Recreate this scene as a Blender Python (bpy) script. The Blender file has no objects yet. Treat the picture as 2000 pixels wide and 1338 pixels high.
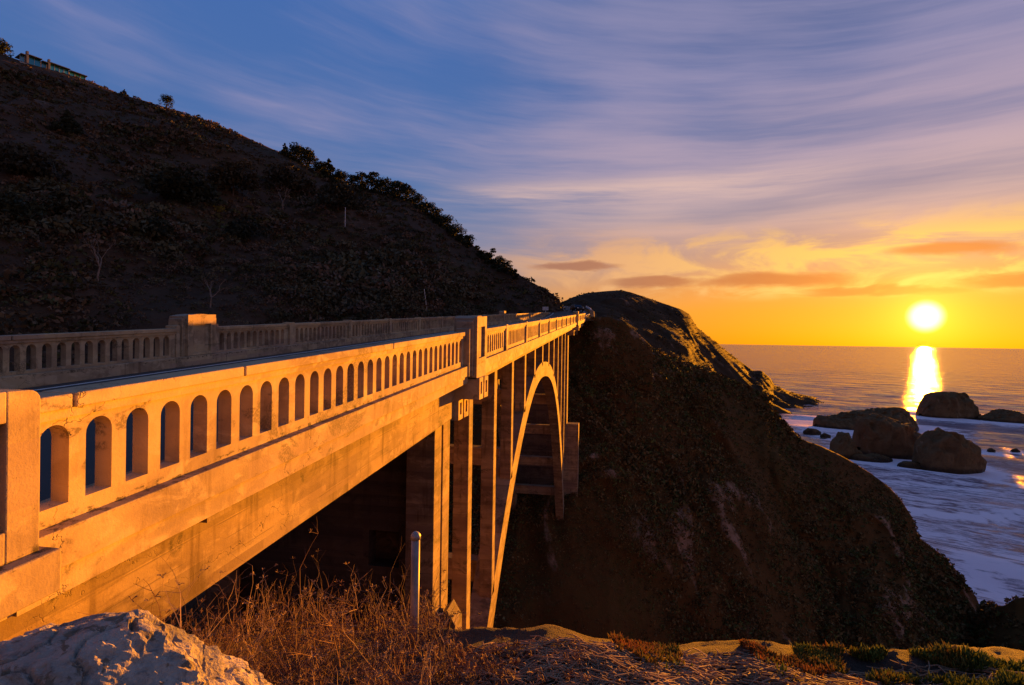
import bpy, bmesh, math, random
import numpy as np
from mathutils import Vector, Matrix, noise as mn
from mathutils.bvhtree import BVHTree
random.seed(7); rng = np.random.default_rng(7)
S = bpy.context.scene; COL = S.collection
V = Vector
# ------------------------------------------------------------------ camera
FPX = 1050.0
YAW = math.atan2(187, FPX); PIT = -3.7/FPX; ROLL = 0.0147
Fw = V((-math.sin(YAW)*math.cos(PIT), math.cos(YAW)*math.cos(PIT), math.sin(PIT)))
_r = Fw.cross(V((0, 0, 1))).normalized(); _u = _r.cross(Fw)
Rt = _r*math.cos(ROLL)+_u*math.sin(ROLL); Up = _u*math.cos(ROLL)-_r*math.sin(ROLL)
cam = bpy.data.cameras.new('camera'); co = bpy.data.objects.new('camera', cam); COL.objects.link(co)
cam.sensor_width = 36; cam.lens = FPX/2000*36; cam.clip_start = 0.05; cam.clip_end = 2e5
m3 = Matrix((Rt, Up, -Fw)).transposed(); co.matrix_world = m3.to_4x4(); S.camera = co
def ray(px, py): return Fw*FPX+Rt*(px-1000)-Up*(py-669)
def pt(px, py, d): return ray(px, py)*(d/FPX)          # point at distance d (m) along the view axis
# ------------------------------------------------------------------ light and exposure
SUN = ray(1808, 618).normalized()
S.view_settings.view_transform = 'Standard'; S.view_settings.look = 'None'
EXPO = 2.15; S.view_settings.exposure = EXPO; S.view_settings.gamma = 1
S.view_settings.use_curve_mapping = False
S.cycles.use_denoising = True; S.cycles.max_bounces = 5; S.cycles.diffuse_bounces = 2
S.cycles.sample_clamp_indirect = 6
sl = bpy.data.lights.new('sun', 'SUN'); so = bpy.data.objects.new('sun', sl); COL.objects.link(so)
sl.energy = 4.3; sl.angle = math.radians(0.6); sl.color = (1.0, 0.325, 0.008)
so.rotation_euler = SUN.to_track_quat('Z', 'Y').to_euler(); so.location = (60, 80, 40)

class NT:
    """small helper around a node tree"""
    def __init__(s, t): s.t = t; s.n = t.nodes; s.l = t.links
    def new(s, k, **p):
        n = s.n.new(k)
        for a, b in p.items(): setattr(n, a, b)
        return n
    def put(s, sock, v):
        if isinstance(v, bpy.types.NodeSocket): s.l.new(v, sock)
        else:
            if sock.type == 'RGBA' and not hasattr(v, '__len__'): v = (v, v, v, 1)
            if sock.type == 'RGBA' and len(v) == 3: v = (*v, 1)
            sock.default_value = v
    def m(s, op, a, b=0.0, c=None, clamp=False):
        n = s.new('ShaderNodeMath', operation=op, use_clamp=clamp)
        s.put(n.inputs[0], a); s.put(n.inputs[1], b)
        if c is not None: s.put(n.inputs[2], c)
        return n.outputs[0]
    def vm(s, op, a, b=(0, 0, 0)):
        n = s.new('ShaderNodeVectorMath', operation=op); s.put(n.inputs[0], a); s.put(n.inputs[1], b)
        return n.outputs['Value'] if op in ('DOT_PRODUCT', 'LENGTH') else n.outputs[0]
    def comb(s, x, y, z=0.0):
        n = s.new('ShaderNodeCombineXYZ'); s.put(n.inputs[0], x); s.put(n.inputs[1], y); s.put(n.inputs[2], z); return n.outputs[0]
    def sep(s, v):
        n = s.new('ShaderNodeSeparateXYZ'); s.put(n.inputs[0], v); return n.outputs
    def mix(s, f, a, b, bt='MIX'):
        n = s.new('ShaderNodeMix', data_type='RGBA', blend_type=bt); n.clamp_factor = True
        s.put(n.inputs[0], f); s.put(n.inputs[6], a); s.put(n.inputs[7], b); return n.outputs[2]
    def ramp(s, f, stops, interp='LINEAR'):
        n = s.new('ShaderNodeValToRGB'); s.put(n.inputs[0], f); e = n.color_ramp.elements; n.color_ramp.interpolation = interp
        while len(e) < len(stops): e.new(1)
        for k, (p, c) in enumerate(stops):
            e[k].position = p; e[k].color = (*c, 1) if hasattr(c, '__len__') else (c, c, c, 1)
        return n.outputs[0]
    def noise(s, v, scale, detail=4, rough=0.55, dist=0.0, lac=2.0):
        n = s.new('ShaderNodeTexNoise'); s.put(n.inputs['Vector'], v); n.inputs['Scale'].default_value = scale
        n.inputs['Detail'].default_value = detail; n.inputs['Roughness'].default_value = rough
        n.inputs['Distortion'].default_value = dist; n.inputs['Lacunarity'].default_value = lac
        return n.outputs['Fac']
    def step(s, v, a, b):
        n = s.new('ShaderNodeMapRange', interpolation_type='SMOOTHSTEP'); s.put(n.inputs[0], v)
        s.put(n.inputs[1], a); s.put(n.inputs[2], b); return n.outputs[0]
    def scale(s, v, sx, sy, sz): return s.vm('MULTIPLY', v, (sx, sy, sz))

def lin(r, g, b):
    f = lambda c: c/12.92 if c <= 0.04045 else ((c+0.055)/1.055)**2.4
    return (f(r/255), f(g/255), f(b/255))
# ------------------------------------------------------------------ sky
W = bpy.data.worlds.new('World'); S.world = W; W.use_nodes = True
W.node_tree.nodes.clear(); t = NT(W.node_tree)
def build_sky():
    d = t.vm('NORMALIZE', t.new('ShaderNodeTexCoord').outputs['Generated'])
    h = V((SUN.x, SUN.y, 0)).normalized()
    along = t.vm('DOT_PRODUCT', d, (h.x, h.y, 0)); side = t.vm('DOT_PRODUCT', d, (h.y, -h.x, 0))
    A = t.m('MULTIPLY', t.m('ARCTAN2', side, along), 57.2958)              # bearing from the sun, right positive
    z = t.sep(d)[2]; E = t.m('MULTIPLY', t.m('ARCSINE', z), 57.2958)       # elevation
    cosang = t.vm('DOT_PRODUCT', d, tuple(SUN))
    ang = t.m('MULTIPLY', t.m('ARCCOSINE', t.m('MINIMUM', cosang, 1.0)), 57.2958)
    e01 = t.m('DIVIDE', t.m('MAXIMUM', E, 0.0), 40.0, clamp=True)
    near = t.ramp(e01, [(0, lin(248, 146, 10)), (.08, lin(248, 150, 14)), (.14, lin(238, 150, 58)), (.21, lin(200, 146, 116)),
                        (.30, lin(140, 128, 150)), (.42, lin(98, 112, 160)), (.6, lin(74, 100, 158)), (.85, lin(44, 80, 138)), (1, lin(36, 68, 124))])
    away = t.ramp(e01, [(0, lin(236, 142, 52)), (.08, lin(222, 148, 84)), (.15, lin(180, 146, 132)), (.23, lin(122, 130, 164)),
                        (.33, lin(88, 116, 168)), (.5, lin(74, 110, 172)), (.75, lin(66, 106, 174)), (1, lin(70, 120, 186))])
    back = t.ramp(e01, [(0, lin(92, 78, 96)), (.2, lin(76, 76, 108)), (.5, lin(50, 66, 110)), (1, lin(36, 56, 104))])
    aa = t.m('ABSOLUTE', A)
    col = t.mix(t.step(aa, 8, 52), near, away)
    col = t.mix(t.step(aa, 80, 150), col, back)
    # --- high cirrus, in bearing / elevation on the dome; the streaks dip to the right higher up
    k = t.m('MULTIPLY', t.step(E, 8, 48), 0.22)
    v = t.m('ADD', E, t.m('MULTIPLY', A, k))
    w1 = t.noise(t.comb(t.m('MULTIPLY', A, .04), t.m('MULTIPLY', E, .06), 3.1), 1.0, 3)
    v2 = t.m('ADD', v, t.m('MULTIPLY', t.m('SUBTRACT', w1, .5), 4.0))
    v3 = t.m('ADD', v, t.m('MULTIPLY', t.m('SUBTRACT', w1, .5), 1.6))
    n1 = t.noise(t.comb(t.m('MULTIPLY', A, .020), t.m('MULTIPLY', v2, .20), 1.7), 1.0, 5, .55)
    n2 = t.noise(t.comb(t.m('MULTIPLY', A, .030), t.m('MULTIPLY', v3, .55), 8.3), 1.0, 6, .62)
    n5 = t.noise(t.comb(t.m('MULTIPLY', A, .055), t.m('MULTIPLY', v3, 1.5), 4.4), 1.0, 5, .65)
    big = t.noise(t.comb(t.m('MULTIPLY', A, .03), t.m('MULTIPLY', v, .055), 5.0), 1.0, 2)
    cov = t.m('ADD', t.m('SUBTRACT', t.m('MULTIPLY', t.step(A, -92, -22), .15), t.m('MULTIPLY', t.step(E, 20, 36), .10)), t.m('MULTIPLY', t.m('SUBTRACT', big, .5), .55))
    c = t.m('ADD', t.m('ADD', t.m('ADD', t.m('MULTIPLY', n1, .54), t.m('MULTIPLY', n2, .34)), t.m('MULTIPLY', n5, .12)), cov)
    c = t.m('MULTIPLY', t.step(c, .45, .80), t.step(E, 5.5, 12))
    # a long bright streak about 16 degrees up
    sv = t.m('ADD', E, t.m('MULTIPLY', t.m('SUBTRACT', n1, .5), 2.2))
    s1 = t.m('SUBTRACT', sv, t.m('ADD', 15.9, t.m('MULTIPLY', A, .02)))
    s1 = t.m('MULTIPLY', t.m('SUBTRACT', 1.0, t.step(t.m('ABSOLUTE', s1), .1, 2.0)), t.m('MULTIPLY', t.step(A, -50, -36), t.m('SUBTRACT', 1.0, t.step(A, -18, 0))))
    s1 = t.m('MULTIPLY', s1, t.step(n2, .3, .62))
    S1 = s1
    ccol = t.ramp(e01, [(.1, lin(246, 184, 104)), (.22, lin(226, 166, 132)), (.33, lin(214, 178, 172)), (.44, lin(190, 164, 180)), (.62, lin(158, 148, 182)), (.8, lin(140, 138, 178)), (1, lin(130, 134, 178))])
    ccol = t.mix(t.step(aa, 25, 75), ccol, t.mix(.45, ccol, lin(150, 150, 196)))
    col = t.mix(t.m('MULTIPLY', c, .82), col, ccol)
    col = t.mix(t.m('MULTIPLY', S1, .8), col, lin(226, 188, 176))
    # --- low sunset clouds near the sun: bright woolly sheets with darker orange bars
    n3 = t.noise(t.comb(t.m('MULTIPLY', A, .13), t.m('MULTIPLY', E, .42), 2.2), 1.0, 7, .6, .6)
    n4 = t.noise(t.comb(t.m('MULTIPLY', A, .10), t.m('MULTIPLY', E, .34), 9.4), 1.0, 6, .55, .4)
    band = t.m('MULTIPLY', t.step(E, 3.9, 5.2), t.m('SUBTRACT', 1.0, t.step(E, 8.5, 12.5)))
    band = t.m('MULTIPLY', band, t.step(A, -48, -22))
    lit = t.mix(t.step(aa, 3, 30), lin(255, 198, 92), lin(236, 172, 116))
    col = t.mix(t.m('MULTIPLY', band, t.step(n3, .40, .62)), col, lit)
    bars = None
    for (a0, e0, wa, we) in ((-11.5, 5.9, 7.5, .75), (-3.2, 4.95, 6.5, .5), (6.5, 5.5, 5.0, .8), (1.5, 8.1, 4.6, .7), (-23, 6.2, 5, .6), (13, 7.2, 6, .8), (-31, 7.8, 5, .5)):
        q = t.m('ADD', t.m('POWER', t.m('ABSOLUTE', t.m('DIVIDE', t.m('SUBTRACT', A, a0), wa)), 2.0),
                t.m('POWER', t.m('ABSOLUTE', t.m('DIVIDE', t.m('SUBTRACT', t.m('ADD', E, t.m('MULTIPLY', t.m('SUBTRACT', n4, .5), 2.6)), e0), we)), 2.0))
        b = t.m('SUBTRACT', 1.0, t.step(q, .15, 1.3))
        bars = b if bars is None else t.m('MAXIMUM', bars, b)
    bars = t.m('MULTIPLY', bars, t.step(n3, .22, .46))
    col = t.mix(t.m('MULTIPLY', bars, .92), col, t.mix(t.step(aa, 6, 34), lin(204, 100, 24), lin(168, 106, 84)))
    # --- glow and disc
    g1 = t.m('EXPONENT', t.m('MULTIPLY', ang, -1/2.0)); g2 = t.m('EXPONENT', t.m('MULTIPLY', ang, -1/8.0))
    col = t.mix(1.0, col, t.mix(1.0, t.mix(t.m('MULTIPLY', g2, .5), (0, 0, 0), (.25, .06, 0)), t.mix(t.m('MINIMUM', t.m('MULTIPLY', g1, 1.0), 1.0), (0, 0, 0), (1.2, .66, .05)), 'ADD'), 'ADD')
    disc = t.m('SUBTRACT', 1.0, t.step(ang, .40, 1.55))
    col = t.mix(disc, col, (3.0, 2.5, 1.5))
    sky = t.new('ShaderNodeTexSky', sky_type='NISHITA', sun_disc=False)
    sky.sun_elevation = math.asin(SUN.z); sky.sun_rotation = math.atan2(SUN.x, SUN.y); sky.altitude = 50
    b1 = t.new('ShaderNodeBackground'); t.put(b1.inputs[0], col); b1.inputs[1].default_value = SKY
    b2 = t.new('ShaderNodeBackground'); t.put(b2.inputs[0], sky.outputs[0]); b2.inputs[1].default_value = 0.004
    a = t.new('ShaderNodeAddShader'); t.l.new(b1.outputs[0], a.inputs[0]); t.l.new(b2.outputs[0], a.inputs[1])
    o = t.new('ShaderNodeOutputWorld'); t.l.new(a.outputs[0], o.inputs[0])
SKY = 0.93/2**EXPO
build_sky()
# ------------------------------------------------------------------ mesh and tagging helpers
class MB:
    def __init__(s): s.v = []; s.f = []
    def add(s, vs, fs):
        o = len(s.v); s.v += [tuple(p) for p in vs]; s.f += [tuple(i+o for i in f) for f in fs]; return s
    def box(s, x0, x1, y0, y1, z0, z1, T=None):
        vs = [(x, y, z) for z in (z0, z1) for y in (y0, y1) for x in (x0, x1)]
        if T: vs = [T(*p) for p in vs]
        return s.add(vs, [(0, 2, 3, 1), (4, 5, 7, 6), (0, 1, 5, 4), (2, 6, 7, 3), (0, 4, 6, 2), (1, 3, 7, 5)])
    def tube(s, path, rad, n=6, cap=True):
        path = [V(p) for p in path]; rad = rad if hasattr(rad, '__len__') else [rad]*len(path)
        vs = []; fs = []
        for i, p in enumerate(path):
            d = (path[min(i+1, len(path)-1)]-path[max(i-1, 0)]).normalized()
            a = d.orthogonal().normalized(); b = d.cross(a)
            if i and abs(a.dot(la)) < .99:
                a = (la-d*la.dot(d)).normalized(); b = d.cross(a)
            la = a
            for k in range(n):
                q = 2*math.pi*k/n; vs.append(p+a*(math.cos(q)*rad[i])+b*(math.sin(q)*rad[i]))
        for i in range(len(path)-1):
            for k in range(n):
                fs.append((i*n+k, i*n+(k+1) % n, (i+1)*n+(k+1) % n, (i+1)*n+k))
        if cap: fs += [tuple(range(n))[::-1], tuple((len(path)-1)*n+k for k in range(n))]
        return s.add(vs, fs)
    def prism(s, poly, y0, y1, ax='y', T=None):     # polygon extruded along an axis
        n = len(poly); g = {'y': lambda a, b, c: (a, c, b), 'x': lambda a, b, c: (c, a, b), 'z': lambda a, b, c: (a, b, c)}[ax]
        vs = [g(a, b, y0) for a, b in poly]+[g(a, b, y1) for a, b in poly]
        if T: vs = [T(*p) for p in vs]
        return s.add(vs, [tuple(range(n)), tuple(range(2*n-1, n-1, -1))]+[(i, (i+1) % n, n+(i+1) % n, n+i) for i in range(n)])
    def build(s, name, mat=None, parent=None, smooth=False, bevel=0, seg=2, recalc=True):
        me = bpy.data.meshes.new(name); me.from_pydata(s.v, [], s.f)
        if recalc:
            b = bmesh.new(); b.from_mesh(me); bmesh.ops.recalc_face_normals(b, faces=b.faces); b.to_mesh(me); b.free()
        o = bpy.data.objects.new(name, me); COL.objects.link(o)
        if mat: me.materials.append(mat)
        if smooth: me.polygons.foreach_set('use_smooth', [True]*len(me.polygons))
        if bevel:
            md = o.modifiers.new('bevel', 'BEVEL'); md.width = bevel; md.segments = seg; md.limit_method = 'ANGLE'; md.angle_limit = math.radians(50)
        if parent: o.parent = parent
        return o
def npmesh(name, v, f, mat, cols=None, smooth=False, parent=None):
    """quads or triangles from numpy arrays, with an optional per-vertex colour"""
    me = bpy.data.meshes.new(name); n, k = f.shape
    me.vertices.add(len(v)); me.vertices.foreach_set('co', np.ascontiguousarray(v, dtype=np.float32).ravel())
    me.loops.add(n*k); me.loops.foreach_set('vertex_index', np.ascontiguousarray(f, dtype=np.int32).ravel())
    me.polygons.add(n); me.polygons.foreach_set('loop_start', np.arange(0, n*k, k, dtype=np.int32))
    me.update(calc_edges=True)
    if cols is not None:
        a = me.attributes.new('tint', 'FLOAT_COLOR', 'POINT'); c4 = np.ones((len(v), 4), np.float32); c4[:, :cols.shape[1]] = cols
        a.data.foreach_set('color', c4.ravel())
    if smooth: me.polygons.foreach_set('use_smooth', np.ones(n, bool))
    me.materials.append(mat); me.validate()
    o = bpy.data.objects.new(name, me); COL.objects.link(o)
    if parent: o.parent = parent
    return o
def tag(o, label=None, cat=None, group=None, kind=None):
    if label: o['label'] = label
    if cat: o['category'] = cat
    if group: o['group'] = group
    if kind: o['kind'] = kind
    return o
def thing(name, label, cat, loc=(0, 0, 0), group=None, rz=0):
    o = bpy.data.objects.new(name, None); COL.objects.link(o); o.empty_display_size = .3
    o.location = loc; o.rotation_euler = (0, 0, rz); return tag(o, label, cat, group)
# ------------------------------------------------------------------ materials
def material(name):
    m = bpy.data.materials.new(name); m.use_nodes = True; m.node_tree.nodes.clear()
    n = NT(m.node_tree); b = n.new('ShaderNodeBsdfPrincipled'); o = n.new('ShaderNodeOutputMaterial')
    n.l.new(b.outputs[0], o.inputs[0]); return m, n, b
def bump(n, b, h, strength, dist):
    k = n.new('ShaderNodeBump'); n.put(k.inputs['Height'], h); k.inputs['Strength'].default_value = strength; k.inputs['Distance'].default_value = dist
    n.l.new(k.outputs[0], b.inputs['Normal'])
def plain(name, col, rough=.7, metal=0.0, var=.25, sc=6.0):
    m, n, b = material(name); p = n.new('ShaderNodeNewGeometry').outputs['Position']
    x = n.noise(p, sc, 4)
    n.put(b.inputs['Base Color'], n.mix(n.step(x, .3, .7), tuple(c*(1-var) for c in col), tuple(c*(1+var) for c in col)))
    b.inputs['Roughness'].default_value = rough; b.inputs['Metallic'].default_value = metal; return m
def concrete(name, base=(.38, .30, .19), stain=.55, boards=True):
    m, n, b = material(name); p = n.new('ShaderNodeNewGeometry').outputs['Position']
    sx, sy, sz = n.sep(p)
    zz = n.m('SUBTRACT', sz, n.m('MULTIPLY', sy, .0591))
    q = n.comb(sx, sy, zz)
    big = n.noise(n.scale(q, .5, .5, .9), 1.0, 5, .6, .4)
    mid = n.noise(n.scale(q, 1, 1, 1.6), 2.6, 6, .65, .6)
    streak = n.noise(n.scale(q, 6, 6, .5), 1.0, 5, .6)
    fine = n.noise(q, 45, 4, .7)
    col = n.mix(n.step(big, .36, .64), tuple(c*k for c, k in zip(base, (1.08, 1.02, .92))), tuple(c*k for c, k in zip(base, (.58, .53, .56))))
    col = n.mix(n.m('MULTIPLY', n.step(mid, .48, .62), .6), col, tuple(c*k for c, k in zip(base, (1.22, 1.2, 1.22))))
    col = n.mix(n.m('MULTIPLY', n.m('MULTIPLY', n.step(streak, .50, .68), n.step(big, .36, .56)), stain), col, tuple(c*k for c, k in zip(base, (.42, .36, .32))))
    wn = n.new('ShaderNodeTexWhiteNoise'); n.put(wn.inputs['Vector'], n.vm('FLOOR', n.vm('ADD', n.scale(q, .6, .62, 2.6), n.vm('MULTIPLY', n.comb(0.0, mid, 0.0), (0, .05, 0)))))
    col = n.mix(n.m('MULTIPLY', n.step(wn.outputs['Value'], .72, .80), .55), col, tuple(c*k for c, k in zip(base, (.74, .66, .78))))
    patch = n.noise(n.scale(q, .8, .8, 1.1), 1.0, 3, .7, 1.5)
    col = n.mix(n.m('MULTIPLY', n.step(patch, .57, .63), n.m('MULTIPLY', n.step(fine, .35, .6), stain)), col, tuple(c*.3 for c in base))
    vo = n.new('ShaderNodeTexVoronoi', feature='DISTANCE_TO_EDGE'); n.put(vo.inputs['Vector'], n.vm('ADD', n.scale(q, 1, .8, 1), n.vm('MULTIPLY', n.comb(n.noise(q, 3.0, 4), n.noise(q, 3.4, 4), n.noise(q, 2.7, 4)), (.9, .9, .9)))); vo.inputs['Scale'].default_value = .75
    crack = n.m('MULTIPLY', n.m('SUBTRACT', 1.0, n.step(vo.outputs['Distance'], .0, .006)), n.step(n.noise(q, .7, 3), .5, .6))
    col = n.mix(n.m('MULTIPLY', crack, .75), col, tuple(c*.25 for c in base))
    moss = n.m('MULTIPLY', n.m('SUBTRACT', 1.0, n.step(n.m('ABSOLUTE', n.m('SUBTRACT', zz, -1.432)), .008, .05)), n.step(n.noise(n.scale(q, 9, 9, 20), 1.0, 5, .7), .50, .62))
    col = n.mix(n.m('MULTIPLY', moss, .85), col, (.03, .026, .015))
    pit = n.step(n.noise(q, 70, 2, .5), .70, .76)
    col = n.mix(n.m('MULTIPLY', pit, .6), col, tuple(c*.4 for c in base))
    hgt = n.m('ADD', n.m('SUBTRACT', n.m('MULTIPLY', fine, .6), n.m('MULTIPLY', crack, 1.5)), n.m('ADD', n.m('MULTIPLY', mid, 1.2), n.m('MULTIPLY', pit, -.8)))
    if boards:
        f = n.m('FRACT', n.m('ADD', n.m('MULTIPLY', zz, 5.2), n.m('MULTIPLY', n.noise(n.scale(q, .4, .4, .1), 1.0, 2), .25)))
        wb = n.new('ShaderNodeTexWhiteNoise'); n.put(wb.inputs['Vector'], n.vm('FLOOR', n.vm('ADD', n.scale(q, .0, .45, 5.2), n.comb(0.0, n.m('MULTIPLY', n.m('FLOOR', n.m('MULTIPLY', zz, 5.2)), .37), .5))))
        col = n.mix(.55, col, n.mix(1.0, col, n.ramp(wb.outputs['Value'], [(0, (.55, .5, .5)), (.5, (1, 1, 1)), (1, (1.25, 1.2, 1.15))]), 'MULTIPLY'))
        smear = n.noise(n.scale(q, 1.2, 1.2, 9), 1.0, 6, .7, .6); col = n.mix(n.m('MULTIPLY', n.step(smear, .55, .68), .5), col, tuple(c*k for c, k in zip(base, (.45, .38, .36))))
        line = n.m('SUBTRACT', 1.0, n.step(n.m('ABSOLUTE', n.m('SUBTRACT', f, .5)), .0, .05))
        line = n.m('MULTIPLY', line, n.step(n.noise(n.scale(q, 1.1, 1.1, 3.0), 1.0, 3), .42, .6))
        hgt = n.m('SUBTRACT', hgt, n.m('MULTIPLY', line, 1.3)); col = n.mix(n.m('MULTIPLY', line, .45), col, tuple(c*.45 for c in base))
    n.put(b.inputs['Base Color'], col); b.inputs['Roughness'].default_value = .88; b.inputs['Specular IOR Level'].default_value = .25
    bump(n, b, hgt, .5, .011); return m
CONC = concrete('concrete', stain=.8, boards=False); CONCB = concrete('board_marked_concrete', (.25, .19, .118), 1.0); CONCD = concrete('shaded_stained_concrete', (.075, .06, .048), .95)  # darkest of the three: under-deck shade put into its colour, besides stains
def hill_mat(name, c0, c1, c2, rock, sc, rockamt=.5, bstr=1.0, bd=1.0):
    m, n, b = material(name); g = n.new('ShaderNodeNewGeometry'); p = g.outputs['Position']
    big = n.noise(p, sc*.12, 4, .55, .6); mid = n.noise(p, sc*.55, 5, .62, .5); fine = n.noise(p, sc*2.6, 5, .7)
    col = n.mix(n.step(mid, .36, .62), c0, c1); col = n.mix(n.step(big, .45, .66), col, n.mix(n.step(fine, .35, .65), c2, c1))
    col = n.mix(n.m('MULTIPLY', n.step(fine, .55, .72), .5), col, tuple(x*.35 for x in c0))
    rk = n.noise(n.scale(p, 1, 1, .45), sc*.42, 6, .65, 1.0)
    col = n.mix(n.m('MULTIPLY', n.step(rk, 1.02-rockamt, 1.10-rockamt), n.step(fine, .35, .55)), col, rock)
    at = n.new('ShaderNodeAttribute'); at.attribute_name = 'tint'; rr_ = n.sep(at.outputs['Color'])[0]
    col = n.mix(n.m('MULTIPLY', n.step(n.m('ADD', rr_, n.m('MULTIPLY', n.m('SUBTRACT', rk, .5), .9)), .80, .93), n.step(fine, .3, .6)), col, rock)
    n.put(b.inputs['Base Color'], col); b.inputs['Roughness'].default_value = .95; b.inputs['Specular IOR Level'].default_value = .08
    bump(n, b, n.m('ADD', n.m('MULTIPLY', mid, 1.5), n.m('ADD', fine, n.m('MULTIPLY', n.noise(p, sc*9, 3, .7), .4))), bstr, bd); return m
HILL = hill_mat('scrub_hillside', (.052, .032, .020), (.070, .043, .028), (.046, .036, .016), (.10, .070, .052), .22, .38, .4, .8)
HEAD = hill_mat('headland_ground', (.068, .032, .009), (.082, .038, .011), (.056, .036, .008), (.24, .145, .095), .30, .33, .4, .6)
FARH = hill_mat('far_headland_rock', (.036, .019, .009), (.048, .026, .012), (.030, .022, .008), (.13, .075, .05), .10, .45, .35, 1.5)
def wet_band(m):
    n = NT(m.node_tree); b = n.n['Principled BSDF']; g = n.new('ShaderNodeNewGeometry'); z = n.sep(g.outputs['Position'])[2]; src = b.inputs['Base Color'].links[0].from_socket
    w = n.m('SUBTRACT', 1.0, n.step(n.m('ADD', z, n.m('MULTIPLY', n.noise(g.outputs['Position'], .25, 4), 3.0)), SEA+2.4, SEA+4.4))
    n.put(b.inputs['Base Color'], n.mix(n.m('MULTIPLY', w, .75), src, (.022, .017, .014))); n.put(b.inputs['Roughness'], n.m('SUBTRACT', .95, n.m('MULTIPLY', w, .6))); return m
SEA = -60.0
STACK = hill_mat('sea_rock', (.14, .085, .040), (.20, .125, .060), (.12, .082, .034), (.32, .215, .13), .35, .4, 1.0, 1.0)
def tint_mat(name, rough=.8, trans=.0):
    m, n, b = material(name); a = n.new('ShaderNodeAttribute'); a.attribute_name = 'tint'
    n.put(b.inputs['Base Color'], a.outputs['Color']); b.inputs['Roughness'].default_value = rough; b.inputs['Specular IOR Level'].default_value = .15
    if trans:
        tr = n.new('ShaderNodeBsdfTranslucent'); n.put(tr.inputs[0], a.outputs['Color']); mx = n.new('ShaderNodeMixShader'); mx.inputs[0].default_value = trans
        n.l.new(b.outputs[0], mx.inputs[1]); n.l.new(tr.outputs[0], mx.inputs[2]); n.l.new(mx.outputs[0], n.n['Material Output'].inputs[0])
    return m
LEAF = tint_mat('foliage', .85, .25); SCRUB = tint_mat('scrub_foliage', .9); TWIG = tint_mat('dry_twig', .8); BARK = plain('bark', (.07, .05, .038), .9); PALEBARK = plain('pale_bare_wood', (.16, .125, .105), .9)
def asphalt():
    m, n, b = material('asphalt'); p = n.new('ShaderNodeNewGeometry').outputs['Position']
    a = n.noise(p, 1.2, 5, .6); f = n.noise(p, 60, 3, .7)
    n.put(b.inputs['Base Color'], n.mix(a, n.mix(f, (.045, .041, .038), (.07, .064, .06)), (.085, .076, .07))); b.inputs['Roughness'].default_value = .9; b.inputs['Specular IOR Level'].default_value = .2
    bump(n, b, f, .4, .01); return m
ASPH = asphalt(); PAINT = plain('white_road_paint', (.62, .60, .57), .7, 0, .12)

# ================================================================== THE BRIDGE
SL = 0.0591
def Bt(x, y, h): return (x, y, h-0.578+SL*y)     # h measured from the railing cap top
XO, XF = -3.54, -11.95                          # outer cap edge on the sea side, inner cap edge on the land side
bridge = thing('arch_bridge', 'concrete open-spandrel arch bridge with arched balustrades spanning the canyon', 'bridge', (-7.9, 0, -1.7))
def bb(mb, name, mat, parent=bridge, **k):
    o = mb.build(name, mat, parent, **k)
    o.matrix_parent_inverse = Matrix.Translation(-(bridge.location if parent == bridge else V((0, 0, 0)))); return o
PITCH = .3215; OW = .202
def wall_with_openings(mb, xf, xb, y0, y1):
    """balustrade wall between two faces xf / xb with round-headed openings"""
    n = max(1, int((y1-y0-.10)/PITCH)); m = (y1-y0-n*PITCH)/2; top, sill, bot = -.16, -.75, -.87
    def strip(a, b):
        mb.box(min(xf, xb), max(xf, xb), a, b, bot, top, Bt)
    strip(y0, y0+m); strip(y1-m, y1)
    for i in range(n):
        a = y0+m+i*PITCH; c = a+PITCH/2; L = c-OW/2; Rr = c+OW/2; r = OW/2; sp = -.205-r*1.05
        arc = [(c-r*math.cos(q), sp+r*1.05*math.sin(q)) for q in [math.pi*k/12 for k in range(13)]]
        left = [(a, bot), (c, bot), (c, sill), (L, sill)]+arc[:7]+[(c, top), (a, top)]
        right = [(c, bot), (a+PITCH, bot), (a+PITCH, top), (c, top)]+arc[6:]+[(Rr, sill), (c, sill)]
        hole = [(L, sill)]+arc+[(Rr, sill)]
        for x in (xf, xb):
            for poly in (left, right): mb.add([Bt(x, y, h) for y, h in poly], [tuple(range(len(poly)))])
        k = len(hole)
        mb.add([Bt(xf, y, h) for y, h in hole]+[Bt(xb, y, h) for y, h in hole], [(j, (j+1) % k, k+(j+1) % k, k+j) for j in range(k)])
        mb.add([Bt(x, y, bot) for x in (xf, xb) for y in (a, a+PITCH)], [(0, 1, 3, 2)])
def panel(side, y0, y1, joints=()):
    s = 1 if side == 'sea' else -1
    if side == 'sea': cx0, cx1, wf, wb = XO-.30, XO, XO-.07, XO-.215
    else: cx0, cx1, wf, wb = XF-.30, XF, XF-.07, XF-.215
    mb = MB(); wall_with_openings(mb, wf, wb, y0, y1)
    mb.box(min(wf, wb)-.035, max(wf, wb)+.035, y0, y1, -.163, -.10, Bt)
    o = bb(mb, 'balustrade_panel', CONC)
    cuts = [y0]+list(joints)+[y1]
    for a, b in zip(cuts[:-1], cuts[1:]):
        c = MB().box(cx0, cx1, a+(.012 if a != y0 else 0), b-(.012 if b != y1 else 0), -.099, 0, Bt)
        bb(c, 'cap_rail', CONC, o, bevel=.012)
def post(side, y):
    x1 = XO+.01 if side == 'sea' else XF+.012; x0 = x1-.33
    mb = MB().box(x0, x1, y-.15, y+.15, -.88, .045, Bt); bb(mb, 'railing_post', CONC, bevel=.015)
T1, T2 = 14.1, 61.7
bays = [14.1+4.76*k for k in range(11)]
def span(side, a, b):
    ys = [y for y in bays if a-1 < y < b+1]
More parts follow.
